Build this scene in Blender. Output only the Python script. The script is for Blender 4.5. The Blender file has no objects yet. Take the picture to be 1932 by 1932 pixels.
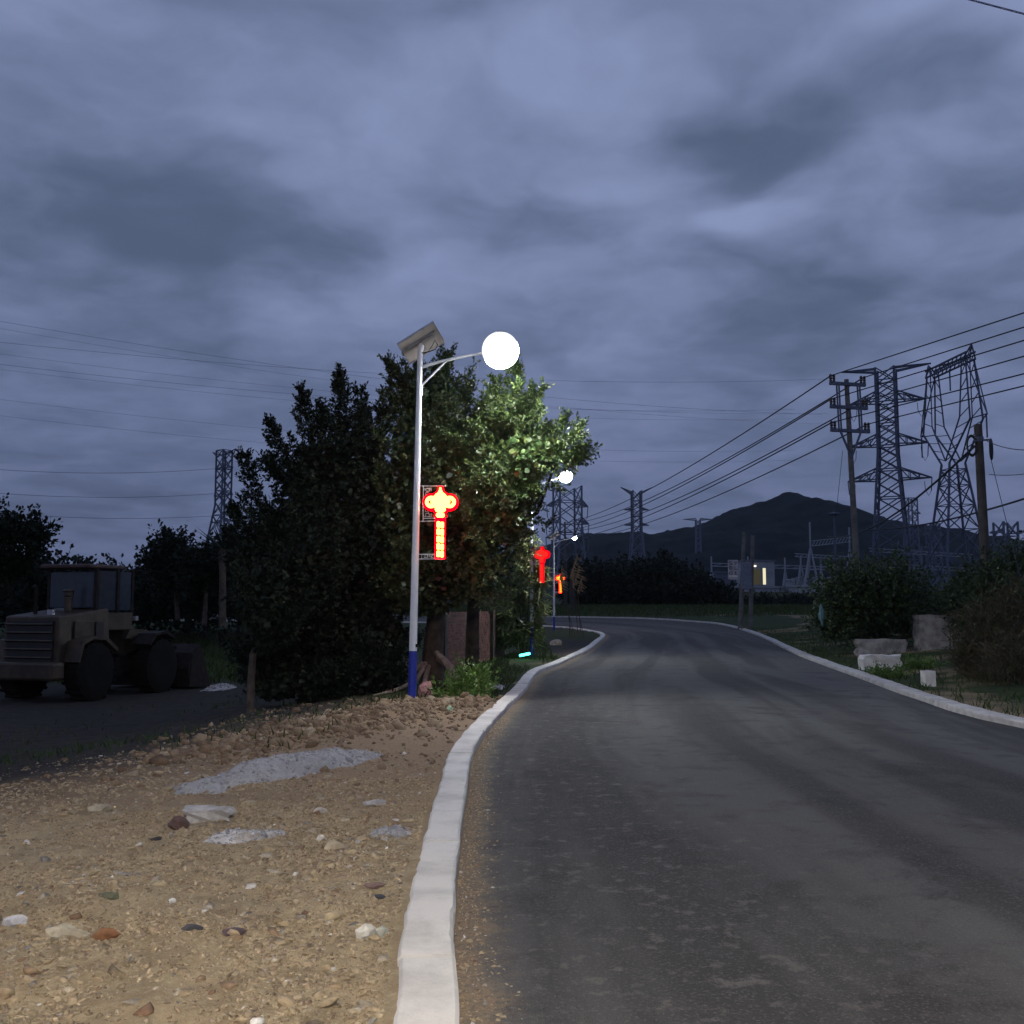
import bpy, math, random
import numpy as np
from mathutils import Vector, Matrix, Quaternion
R = math.radians
rng = np.random.default_rng(7)
random.seed(7)
S = bpy.context.scene
COL = S.collection

# ------------------------------------------------------------------ camera
CAM_H = 1.6
PITCH = math.atan(180 / 1932)
cam_d = bpy.data.cameras.new('camera')
cam_d.sensor_width = 36; cam_d.sensor_height = 36; cam_d.lens = 36
cam_d.clip_start = 0.05; cam_d.clip_end = 6000
cam = bpy.data.objects.new('camera', cam_d); COL.objects.link(cam)
cam.location = (0, 0, CAM_H); cam.rotation_euler = (R(90) + PITCH, 0, 0)
S.camera = cam
S.render.engine = 'CYCLES'
S.cycles.use_denoising = True
S.cycles.max_bounces = 6; S.cycles.diffuse_bounces = 2; S.cycles.glossy_bounces = 2
S.cycles.transmission_bounces = 2; S.cycles.transparent_max_bounces = 4
S.cycles.sample_clamp_indirect = 2.0
S.cycles.volume_bounces = 0
S.cycles.use_light_tree = True
vs = S.view_settings
vs.view_transform = 'Standard'; vs.look = 'None'; vs.exposure = 0; vs.gamma = 1; vs.use_curve_mapping = False

# ------------------------------------------------------------------ world: dusk overcast
SUN_EL, SUN_ROT = R(2.5), R(205)
W = bpy.data.worlds.new('World'); S.world = W; W.use_nodes = True

class NT:
    """small helper to wire shader nodes"""
    def __init__(s, tree):
        s.t = tree; s.t.nodes.clear()
    def n(s, kind, **kw):
        nd = s.t.nodes.new(kind)
        ins = kw.pop('ins', {})
        for k, v in kw.items(): setattr(nd, k, v)
        for k, v in ins.items():
            if isinstance(v, bpy.types.NodeSocket): s.t.links.new(v, nd.inputs[k])
            else: nd.inputs[k].default_value = v
        return nd
    def m(s, op, a, b=0.0, c=0.0, clamp=False):
        nd = s.n('ShaderNodeMath', operation=op, use_clamp=clamp, ins={0: a, 1: b, 2: c}); return nd.outputs[0]
    def vm(s, op, a, b=(0, 0, 0)):
        nd = s.n('ShaderNodeVectorMath', operation=op, ins={0: a, 1: b})
        return nd.outputs['Value'] if op in ('LENGTH', 'DISTANCE', 'DOT_PRODUCT') else nd.outputs[0]
    def noise(s, vec, scale, detail=4, rough=.55, dist=0.0, out='Fac'):
        nd = s.n('ShaderNodeTexNoise', ins={'Vector': vec, 'Scale': scale, 'Detail': detail, 'Roughness': rough, 'Distortion': dist})
        return nd.outputs[out]
    def ramp(s, f, stops):
        nd = s.n('ShaderNodeValToRGB', ins={0: f}); cr = nd.color_ramp
        while len(cr.elements) < len(stops): cr.elements.new(.5)
        for e, (p, c) in zip(cr.elements, stops):
            e.position = p; e.color = (c, c, c, 1) if not isinstance(c, tuple) else (*c, 1)
        return nd.outputs[0]
    def mix(s, f, a, b, mode='MIX'):
        nd = s.n('ShaderNodeMix', data_type='RGBA', blend_type=mode)
        for k, v in ((0, f), (6, a), (7, b)):
            if isinstance(v, bpy.types.NodeSocket): s.t.links.new(v, nd.inputs[k])
            else: nd.inputs[k].default_value = v if k == 0 else (*v, 1)
        return nd.outputs[2]
    def step(s, x, lo, hi):
        nd = s.n('ShaderNodeMapRange', interpolation_type='SMOOTHSTEP', ins={0: x, 1: lo, 2: hi, 3: 0.0, 4: 1.0}); return nd.outputs[0]

g = NT(W.node_tree)
dirv = g.n('ShaderNodeTexCoord').outputs['Generated']
sx = g.n('ShaderNodeSeparateXYZ', ins={0: dirv})
zc = g.m('MAXIMUM', sx.outputs[2], 0.0)
zp = g.m('ADD', zc, 0.13)
qx = g.m('DIVIDE', sx.outputs[0], zp); qy = g.m('DIVIDE', sx.outputs[1], zp)
q = g.n('ShaderNodeCombineXYZ', ins={0: qx, 1: qy, 2: 0.0}).outputs[0]
warp = g.noise(q, 2.2, 3, .5, out='Color')
wq = g.vm('ADD', q, g.vm('SCALE', g.vm('SUBTRACT', warp, (.5, .5, .5))))
wq.node.inputs[1].links[0].from_node.inputs['Scale'].default_value = .55
n1 = g.noise(wq, 2.3, 5, .5)
n2 = g.noise(wq, .8, 3, .5)
n3 = g.noise(g.vm('ADD', q, g.vm('SCALE', g.vm('SUBTRACT', warp, (.5, .5, .5)))), 6.5, 6, .6)
q.node.outputs[0].links[-1].to_node.inputs[1].links[0].from_node.inputs['Scale'].default_value = .2
cl = g.m('ADD', g.m('MULTIPLY', n1, .48), g.m('ADD', g.m('MULTIPLY', n2, .36), g.m('MULTIPLY', n3, .16)))
cl = g.step(cl, .30, .70)
def blob(px, py, rx, ry, amt, cl):
    d = Vector(((px - 966) / 1932, 1, (1146 - py) / 1932)).normalized()
    q0 = (d.x / (d.z + .13), d.y / (d.z + .13), 0)
    dv = g.vm('DIVIDE', g.vm('SUBTRACT', wq, q0), (rx, ry, 1.0))
    f = g.m('SUBTRACT', 1.0, g.step(g.vm('LENGTH', dv), .25, 1.0))
    return g.m('ADD', cl, g.m('MULTIPLY', f, amt))
for b in ((1420, 240, .28, .20, -.66), (1790, 135, .26, .14, -.55), (40, 330, .5, .6, -.45), (-60, 900, 1.2, 2.0, -.35), (1650, 600, .55, .5, -.30), (200, 700, .7, .9, -.22), (1900, 330, .16, .2, -.30), (1000, 360, .25, .35, -.22),
          (420, 430, .34, .45, -.26), (1500, 540, .3, .34, -.22), (1080, 90, .24, .14, .35), (620, 200, .30, .22, .16),
          (1430, 400, .16, .13, .5), (1180, 270, .12, .16, .35), (1750, 60, .2, .08, .18), (800, 560, .2, .5, .22), (1180, 740, .4, .8, .15)):
    cl = blob(*b, cl)
cl = g.step(cl, -.42, 1.25)
el = g.step(zc, 0.0, .42)
dark = g.mix(el, (.080, .108, .192), (.088, .122, .210))
bright = g.mix(el, (.158, .192, .345), (.272, .330, .545))
ccol = g.mix(g.m('MINIMUM', g.m('MAXIMUM', cl, 0.0), 1.0), dark, bright)
sky = g.n('ShaderNodeTexSky', sky_type='NISHITA', sun_disc=False, sun_elevation=SUN_EL, sun_rotation=SUN_ROT, air_density=1.0, dust_density=2.0, ozone_density=3.0)
bg1 = g.n('ShaderNodeBackground', ins={0: ccol, 1: 1.0})
bg2 = g.n('ShaderNodeBackground', ins={0: sky.outputs[0], 1: 0.05})
mx = g.n('ShaderNodeMixShader', ins={0: 0.93, 1: bg2.outputs[0], 2: bg1.outputs[0]})
g.n('ShaderNodeOutputWorld', ins={0: mx.outputs[0]})

sun_d = bpy.data.lights.new('sun', 'SUN'); sun_d.energy = 0.02; sun_d.angle = R(25); sun_d.color = (.95, .9, 1)
sun = bpy.data.objects.new('sun', sun_d); COL.objects.link(sun)
sun.rotation_euler = (R(90) - SUN_EL - R(18), 0, R(180) - SUN_ROT)

# ------------------------------------------------------------------ helpers
FW = Vector((0, math.cos(PITCH), math.sin(PITCH))); UP = Vector((0, -math.sin(PITCH), math.cos(PITCH)))
def ray(px, py):
    return Vector(((px - 966) / 1932, 0, 0)) + FW + UP * (-(py - 966) / 1932)
def P(px, py, Y):
    d = ray(px, py); return Vector((0, 0, CAM_H)) + d * (Y / d.y)

_ty = np.arange(-80, 3000, .5)
_tz = np.interp(_ty, [-80, 44, 52, 60, 66, 75, 90, 110, 150, 175, 200, 260, 3000],
                [0, 0, .05, .22, .42, .9, 1.25, 1.55, 2.1, 3.0, 4.6, 5.0, 5.0])
_k = np.hanning(15); _k /= _k.sum()
_tz = np.convolve(np.pad(_tz, 7, mode='edge'), _k, mode='valid')
def h(y): return np.interp(y, _ty, _tz)
def G(px, py, dz=0.0):
    """world point on the road surface (plus dz) seen at the given place of the survey photo"""
    d = ray(px, py); lo, hi = 2.0, 400.0
    if d.z > -1e-4: return P(px, py, 100)
    Y = 5.0
    while Y < 400:
        z = CAM_H + d.z * Y / d.y
        if z < h(Y) + dz: break
        Y *= 1.004
    return Vector((d.x * Y / d.y, Y, float(h(Y)) + dz))

def vnoise(x, y, seed=0):
    r = np.random.default_rng(seed); T = r.random((256, 256))
    xi = np.floor(x).astype(int); yi = np.floor(y).astype(int); fx = x - xi; fy = y - yi
    fx = fx * fx * (3 - 2 * fx); fy = fy * fy * (3 - 2 * fy)
    a = T[xi % 256, yi % 256]; b = T[(xi + 1) % 256, yi % 256]; c = T[xi % 256, (yi + 1) % 256]; d = T[(xi + 1) % 256, (yi + 1) % 256]
    return (a * (1 - fx) + b * fx) * (1 - fy) + (c * (1 - fx) + d * fx) * fy - .5
def fbm(x, y, s, oct=4, seed=0):
    v = 0; a = 1.0
    for o in range(oct):
        v = v + a * vnoise(x * s + 17 * o, y * s + 5 * o, seed + o); s *= 2.1; a *= .5
    return v
def sstep(t): t = np.clip(t, 0, 1); return t * t * (3 - 2 * t)

class MB:
    """collects simple solids into one mesh"""
    def __init__(s): s.v = []; s.f = []
    def add(s, vs, fs):
        o = len(s.v); s.v += [tuple(v) for v in vs]; s.f += [tuple(i + o for i in f) for f in fs]; return s
    def box(s, c, d, M=None):
        x, y, z = d[0] / 2, d[1] / 2, d[2] / 2
        vs = [Vector((a * x, b * y, e * z)) for a in (-1, 1) for b in (-1, 1) for e in (-1, 1)]
        if M is not None: vs = [M @ v for v in vs]
        vs = [v + Vector(c) for v in vs]
        return s.add(vs, [(0, 1, 3, 2), (4, 6, 7, 5), (0, 4, 5, 1), (2, 3, 7, 6), (0, 2, 6, 4), (1, 5, 7, 3)])
    def tube(s, pts, r, n=8, cap=True):
        pts = [Vector(p) for p in pts]; N = len(pts)
        rs = r if isinstance(r, (list, tuple)) else [r] * N
        vs = []; up = None
        for i, p in enumerate(pts):
            t = (pts[min(i + 1, N - 1)] - pts[max(i - 1, 0)]).normalized()
            if up is None:
                up = Vector((0, 0, 1)) if abs(t.z) < .9 else Vector((1, 0, 0))
            a = t.cross(up).normalized(); up = a.cross(t).normalized()
            for k in range(n):
                w = 2 * math.pi * (k + .5) / n
                vs.append(p + (a * math.cos(w) + up * math.sin(w)) * rs[i])
        fs = []
        for i in range(N - 1):
            for k in range(n):
                fs.append((i * n + k, i * n + (k + 1) % n, (i + 1) * n + (k + 1) % n, (i + 1) * n + k))
        if cap:
            fs.append(tuple(reversed(range(n)))); fs.append(tuple(range((N - 1) * n, N * n)))
        return s.add(vs, fs)
    def bar(s, a, b, w): return s.tube([a, b], w * .7071, 4)
    def lathe(s, prof, n=20, c=(0, 0, 0), ax='z'):
        vs = []; c = Vector(c)
        for (r, z) in prof:
            for k in range(n):
                w = 2 * math.pi * k / n
                p = (r * math.cos(w), r * math.sin(w), z)
                if ax == 'y': p = (p[0], p[2], p[1])
                if ax == 'x': p = (p[2], p[0], p[1])
                vs.append(Vector(p) + c)
        fs = []
        for i in range(len(prof) - 1):
            for k in range(n): fs.append((i * n + k, i * n + (k + 1) % n, (i + 1) * n + (k + 1) % n, (i + 1) * n + k))
        fs.append(tuple(reversed(range(n)))); fs.append(tuple(range((len(prof) - 1) * n, len(prof) * n)))
        return s.add(vs, fs)
    def prism(s, poly, o, ux, uy, d):
        """polygon in the plane of ux, uy at o, pushed along vector d"""
        o, ux, uy, d = Vector(o), Vector(ux), Vector(uy), Vector(d); n = len(poly)
        a = [o + ux * x + uy * y for x, y in poly]; vs = a + [p + d for p in a]
        fs = [tuple(range(n)), tuple(reversed(range(n, 2 * n)))] + [(i, i + n, (i + 1) % n + n, (i + 1) % n) for i in range(n)]
        return s.add(vs, fs)
    def torus(s, c, R0, r, ux, uy, n=24, m=8):
        c, ux, uy = Vector(c), Vector(ux), Vector(uy); nz = ux.cross(uy); vs = []; fs = []
        for i in range(n):
            w = 2 * math.pi * i / n; e = ux * math.cos(w) + uy * math.sin(w)
            for k in range(m):
                q = 2 * math.pi * k / m; vs.append(c + e * (R0 + r * math.cos(q)) + nz * r * math.sin(q))
        for i in range(n):
            for k in range(m): fs.append((i * m + k, ((i + 1) % n) * m + k, ((i + 1) % n) * m + (k + 1) % m, i * m + (k + 1) % m))
        return s.add(vs, fs)
    def build(s, name, mat, parent=None, smooth=False, bevel=0):
        me = bpy.data.meshes.new(name); me.from_pydata(s.v, [], s.f); me.update()
        return link(name, me, mat, parent, smooth, bevel)

def link(name, me, mat, parent=None, smooth=False, bevel=0):
    import bmesh
    bm = bmesh.new(); bm.from_mesh(me); 
    if len(bm.verts) < 20000: bmesh.ops.recalc_face_normals(bm, faces=bm.faces)
    bm.to_mesh(me); bm.free()
    if mat is not None: me.materials.append(mat)
    if smooth:
        me.polygons.foreach_set('use_smooth', [True] * len(me.polygons))
        me.set_sharp_from_angle(angle=R(40))
    o = bpy.data.objects.new(name, me); COL.objects.link(o)
    if parent is not None: o.parent = parent
    if bevel:
        b = o.modifiers.new('edge', 'BEVEL'); b.width = bevel; b.segments = 2; b.limit_method = 'ANGLE'
    return o
def np_mesh(name, V, F, mat, parent=None, smooth=False):
    """V (n,3) float, F (m,3|4) int"""
    me = bpy.data.meshes.new(name); k = F.shape[1]
    me.vertices.add(len(V)); me.vertices.foreach_set('co', np.ascontiguousarray(V, np.float32).ravel())
    me.loops.add(F.size); me.loops.foreach_set('vertex_index', np.ascontiguousarray(F, np.int32).ravel())
    me.polygons.add(len(F)); me.polygons.foreach_set('loop_start', np.arange(0, F.size, k, dtype=np.int32))
    me.polygons.foreach_set('loop_total', np.full(len(F), k, np.int32))
    if smooth: me.polygons.foreach_set('use_smooth', np.ones(len(F), bool))
    me.update(calc_edges=True); me.validate()
    if mat is not None: me.materials.append(mat)
    o = bpy.data.objects.new(name, me); COL.objects.link(o)
    if parent is not None: o.parent = parent
    return o
def tag(o, label, cat, group=None):
    o['label'] = label; o['category'] = cat
    if group: o['group'] = group
    return o
def kind(o, k): o['kind'] = k; return o
def thing(name, label, cat, loc=(0, 0, 0), rz=0, group=None):
    e = bpy.data.objects.new(name, None); COL.objects.link(e); e.location = loc; e.rotation_euler = (0, 0, rz)
    e.empty_display_size = .3
    return tag(e, label, cat, group)

# ------------------------------------------------------------------ materials
def mat(name, col, rough=.7, metal=0, spec=.5, var=.15, scale=6, bump=0, bscale=40, col2=None, isl=0.0):
    m = bpy.data.materials.new(name); m.use_nodes = True; t = NT(m.node_tree)
    co = t.n('ShaderNodeTexCoord').outputs['Object']
    n = t.noise(co, scale, 5, .6)
    c2 = col2 or tuple(c * (1 - var * 2) for c in col)
    c = t.mix(t.step(n, .35, .65), col, c2)
    if isl:
        rp = t.n('ShaderNodeNewGeometry').outputs['Random Per Island']
        c = t.mix(1.0, c, t.ramp(rp, [(0, 1 - isl), (1, 1 + isl)]), 'MULTIPLY')
    b = t.n('ShaderNodeBsdfPrincipled', ins={'Base Color': c, 'Roughness': rough, 'Metallic': metal, 'Specular IOR Level': spec})
    if bump:
        bp = t.n('ShaderNodeBump', ins={'Strength': bump, 'Distance': .02, 'Height': t.noise(co, bscale, 6, .65)})
        t.t.links.new(bp.outputs[0], b.inputs['Normal'])
    t.n('ShaderNodeOutputMaterial', ins={0: b.outputs[0]})
    return m
def emit(name, col, st):
    m = bpy.data.materials.new(name); m.use_nodes = True; t = NT(m.node_tree)
    e = t.n('ShaderNodeEmission', ins={0: (*col, 1), 1: st}); t.n('ShaderNodeOutputMaterial', ins={0: e.outputs[0]})
    return m
def lampmat(name, col, st, kx, kz, lo, hi):
    """lens-optic luminaire: strong toward the road, weak toward pole side and sky"""
    m = bpy.data.materials.new(name); m.use_nodes = True; t = NT(m.node_tree)
    n = t.n('ShaderNodeSeparateXYZ', ins={0: t.n('ShaderNodeNewGeometry').outputs['True Normal']})
    w = t.m('SUBTRACT', t.m('MULTIPLY', n.outputs[0], kx), t.m('MULTIPLY', n.outputs[2], kz))
    f = t.m('ADD', t.m('MULTIPLY', t.step(w, lo, hi), st), 1.2)
    e = t.n('ShaderNodeEmission', ins={0: (*col, 1), 1: f}); t.n('ShaderNodeOutputMaterial', ins={0: e.outputs[0]})
    return m
def leafmat(name, cols, rough=.4, spec=.5, trans=.25):
    m = bpy.data.materials.new(name); m.use_nodes = True; t = NT(m.node_tree)
    ge = t.n('ShaderNodeNewGeometry'); co = t.n('ShaderNodeTexCoord').outputs['Object']
    c = t.ramp(ge.outputs['Random Per Island'], [(i / max(1, len(cols) - 1), c) for i, c in enumerate(cols)])
    c = t.mix(1.0, c, t.ramp(t.noise(co, 1.6, 3), [(.3, .65), (.7, 1.25)]), 'MULTIPLY')
    b = t.n('ShaderNodeBsdfPrincipled', ins={'Base Color': c, 'Roughness': rough, 'Specular IOR Level': spec})
    tr = t.n('ShaderNodeBsdfTranslucent', ins={0: c})
    mx = t.n('ShaderNodeMixShader', ins={0: trans, 1: b.outputs[0], 2: tr.outputs[0]})
    t.n('ShaderNodeOutputMaterial', ins={0: mx.outputs[0]})
    return m

M = {}
M['galv'] = mat('white_paint', (.72, .73, .76), .35, var=.04, scale=3)
M['blue'] = mat('blue_paint', (.012, .03, .30), .35, var=.1, scale=4)
M['panel_back'] = mat('panel_backsheet', (.42, .40, .37), .6, var=.08)
M['alu'] = mat('aluminium', (.45, .46, .48), .4, .7)
M['black'] = mat('black_rubber', (.015, .015, .017), .6)
M['housing'] = mat('lamp_housing', (.55, .56, .58), .4)
M['concrete'] = mat('pole_concrete', (.12, .118, .115), .85, var=.2, scale=3, bump=.3, bscale=25)
M['concrete_dark'] = mat('weathered_pole_concrete', (.055, .05, .047), .9, var=.2, scale=3, bump=.3, bscale=25)
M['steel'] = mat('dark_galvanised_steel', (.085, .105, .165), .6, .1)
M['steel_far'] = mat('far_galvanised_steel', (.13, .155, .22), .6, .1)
M['gantry'] = mat('gantry_steel', (.30, .33, .38), .6, .1)
M['wire'] = mat('conductor', (.02, .024, .04), .7)
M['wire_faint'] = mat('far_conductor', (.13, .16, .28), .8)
M['porcelain'] = mat('dark_porcelain', (.05, .035, .035), .3)
M['bark'] = mat('bark', (.075, .06, .048), .9, var=.3, scale=5, bump=.6, bscale=14)
M['root'] = mat('pale_root', (.30, .26, .21), .9, var=.25, scale=5, bump=.5)
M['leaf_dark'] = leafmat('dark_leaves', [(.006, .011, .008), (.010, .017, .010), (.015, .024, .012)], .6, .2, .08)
M['leaf'] = leafmat('glossy_leaves', [(.018, .036, .012), (.042, .08, .022), (.075, .12, .034), (.12, .15, .045), (.028, .055, .016)], .38, .6, .18)
M['leaf_shaded'] = leafmat('shaded_leaves', [(.012, .024, .010), (.026, .048, .015), (.045, .07, .022), (.07, .085, .03), (.02, .038, .012)], .42, .5, .15)  # darker copy of the glossy leaves, shade put into the colour
M['leaf_long'] = leafmat('narrow_leaves', [(.10, .15, .05), (.18, .22, .08), (.30, .30, .15)], .35, .5, .45)
M['leaf_bush'] = leafmat('bush_leaves', [(.015, .03, .012), (.027, .05, .017), (.045, .068, .024)], .5, .35, .2)
M['leaf_bright'] = leafmat('bright_leaves', [(.06, .13, .02), (.10, .19, .035), (.14, .2, .05)], .4, .4, .3)
M['dry'] = leafmat('dry_stalks', [(.035, .033, .02), (.06, .05, .03), (.10, .08, .045), (.03, .038, .02)], .7, .2, .2)
M['plume'] = leafmat('dry_plume', [(.35, .24, .13), (.42, .3, .18)], .7, .2, .3)
M['grass'] = leafmat('grass_blades', [(.02, .04, .012), (.035, .065, .016), (.055, .085, .022), (.07, .07, .03)], .6, .2, .25)
M['wood'] = leafmat('far_foliage', [(.009, .015, .012), (.014, .022, .015), (.018, .027, .019)], .7, .2, .1)
M['brick'] = mat('red_brick', (.18, .075, .055), .9, var=.25, scale=4, isl=.0)
M['mortar'] = mat('mortar', (.10, .09, .08), .95)
M['kerb'] = None
M['kerb_old'] = mat('rough_kerb_concrete', (.50, .48, .45), .9, var=.15, scale=5, bump=.5, bscale=30)
M['slab'] = mat('stone_slab', (.40, .38, .36), .9, var=.25, scale=3, bump=.5, bscale=20)
M['white_stone'] = mat('white_stone', (.66, .64, .60), .85, var=.12, scale=4, bump=.5, bscale=18)
M['yellow'] = mat('faded_yellow_paint', (.048, .032, .018), .55, var=.3, scale=3)
M['tyre'] = mat('tyre', (.010, .010, .010), .95, spec=.15)
M['rust'] = mat('rusty_steel', (.022, .019, .019), .85, .0, spec=.2, var=.25)
M['cabglass'] = mat('dusty_glass', (.03, .042, .06), .15, var=.1)
M['cabred'] = mat('cab_roof_paint', (.06, .03, .028), .6)
M['wall_pale'] = mat('pale_render', (.36, .38, .42), .9, var=.15, scale=.2)
M['sign'] = mat('pale_sign', (.40, .38, .42), .6)
M['ink'] = mat('dark_lettering', (.05, .05, .06), .7)
M['bag'] = mat('pale_plastic', (.30, .55, .58), .4)

# ------------------------------------------------------------------ road edges (surveyed ground points)
def smooth_poly(pts, step):
    pts = [Vector((p[0], p[1])) for p in pts]; out = []
    pp = [2 * pts[0] - pts[1]] + pts + [2 * pts[-1] - pts[-2]]
    for i in range(1, len(pp) - 2):
        p0, p1, p2, p3 = pp[i - 1:i + 3]
        n = max(4, int((p2 - p1).length / .15))
        for k in range(n):
            t = k / n
            out.append(.5 * (2 * p1 + (p2 - p0) * t + (2 * p0 - 5 * p1 + 4 * p2 - p3) * t * t + (3 * p1 - p0 - 3 * p2 + p3) * t ** 3))
    out.append(pts[-1])
    A = np.array([(p.x, p.y) for p in out]); d = np.r_[0, np.cumsum(np.hypot(*np.diff(A, axis=0).T))]
    s = np.arange(0, d[-1], step)
    return np.c_[np.interp(s, d, A[:, 0]), np.interp(s, d, A[:, 1])]
KT = .09   # kerb top above the road
left_px = [(854, 1932), (856, 1731), (865, 1600), (880, 1485), (897, 1403), (942, 1345), (991, 1297), (1016, 1265), (1056, 1249), (1110, 1224), (1131, 1208)]
Lp = [G(x, y, KT) for x, y in left_px]
Lp = [(1.6, -18), (.75, -8), (.12, 0)] + [(p.x, p.y) for p in Lp] + [(4.95, 55), (4.6, 59.5), (3.2, 63.5), (.8, 66), (-4, 68), (-14, 70), (-40, 72)]
right_px = [(1932, 1362), (1728, 1310), (1619, 1272), (1509, 1233), (1432, 1198)]
Rp = [G(x, y, KT) for x, y in right_px]
Rp = [(10.5, -18), (9.0, -6), (8.0, 4)] + [(p.x, p.y) for p in Rp] + [(13.6, 66), (11.6, 70.5), (8.6, 73.2), (4.5, 74.6), (0, 75.5), (-6, 76.6), (-16, 78), (-42, 80)]
LE = smooth_poly(Lp, .25); RE = smooth_poly(Rp, .25)

def inside(px, py, poly):
    r = np.zeros(px.shape, bool); n = len(poly)
    for i in range(n):
        x0, y0 = poly[i]; x1, y1 = poly[(i + 1) % n]
        if y0 == y1: continue
        c = ((y0 > py) != (y1 > py)) & (px < (x1 - x0) * (py - y0) / (y1 - y0) + x0)
        r ^= c
    return r
def pdist(px, py, poly):
    d = np.full(px.shape, 1e9)
    for i in range(0, len(poly)):
        d = np.minimum(d, (px - poly[i, 0]) ** 2 + (py - poly[i, 1]) ** 2)
    return np.sqrt(d)
road_poly = np.r_[LE[::2], RE[::-2]]

XE_Y = [-20, 3, 7.5, 9.25, 12.2, 15.5, 18, 25, 40, 55, 80]; XE_X = [-9, -5.2, -4.2, -3.5, -2.9, -2.2, -2.0, -2.2, -2.4, -6, -60]
def seg_d(x, y, a, b):
    ax, ay = a; bx, by = b; L = (bx - ax) ** 2 + (by - ay) ** 2
    t = np.clip(((x - ax) * (bx - ax) + (y - ay) * (by - ay)) / L, 0, 1)
    return np.hypot(x - ax - t * (bx - ax), y - ay - t * (by - ay))
def verge_z(x, y):
    """height of the unpaved ground"""
    x = np.asarray(x, float); y = np.asarray(y, float)
    z = h(y) + .05
    xe = np.interp(y, XE_Y, XE_X)
    z = z - .64 * sstep((xe - x) / 6.0) * (1 - sstep((y - 45) / 25))
    # soil mound beside the lamp post
    md = np.minimum(seg_d(x, y, (-2.8, 12.3), (-1.5, 15.3)), seg_d(x, y, (-1.5, 15.3), (-.55, 16.2)))
    mh = np.interp(y, [11, 12.3, 15, 16.2, 17], [.02, .07, .20, .13, .06])
    z = z + mh * np.exp(-(md / .55) ** 2)
    # bank on the far side of the road and the rising field
    xr = np.interp(y, [0, 14, 25, 40, 60, 75], [8, 7.3, 8.7, 11, 14.5, 16])
    z = z + .25 * sstep((x - xr - .6) / 3) * (1 - sstep((y - 60) / 30))
    near = np.exp(-np.maximum(0, np.hypot(x, y) - 14) / 12)
    z = z + (.06 * fbm(x, y, .55, 3, 3) + .040 * fbm(x, y, 2.6, 3, 9) + .016 * fbm(x, y, 9.0, 2, 15) + .016 * fbm(x, y, 17.0, 2, 19)) * (.25 + .75 * near)
    return z

# ground: one sheet out to the horizon
def axis(parts):
    out = []
    for a, b, s in parts: out.append(np.arange(a, b, s))
    return np.unique(np.concatenate(out))
xs = axis([(-1600, -400, 200), (-400, -60, 20), (-60, -14, 1.5), (-14, -7, .4), (-7, -5.6, .1), (-5.6, .7, .05), (.7, 1.6, .1), (1.6, 9, .3), (9, 30, .7), (30, 120, 6), (120, 400, 25), (400, 1601, 200)])
ys = axis([(-80, -6, 4), (-6, 2, .5), (2, 11, .05), (11, 20, .09), (20, 40, .3), (40, 90, .8), (90, 300, 8), (300, 2041, 120)])
GX, GY = np.meshgrid(xs, ys)
fx, fy = GX.ravel(), GY.ravel()
GZ = verge_z(fx, fy)
ir = np.zeros(fx.shape, bool); nearm = (fy < 95) & (np.abs(fx) < 60)
ir[nearm] = inside(fx[nearm], fy[nearm], road_poly)
dl = np.full(fx.shape, 99.); dl[nearm] = np.minimum(pdist(fx[nearm], fy[nearm], LE), pdist(fx[nearm], fy[nearm], RE))
GZ = np.where(ir, h(fy) - .15, np.where(dl < .2, h(fy) - .05, GZ))
nx = len(xs); ii = np.arange(len(ys) - 1)[:, None] * nx + np.arange(nx - 1)[None, :]
GF = np.stack([ii, ii + 1, ii + nx + 1, ii + nx], -1).reshape(-1, 4)

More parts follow.
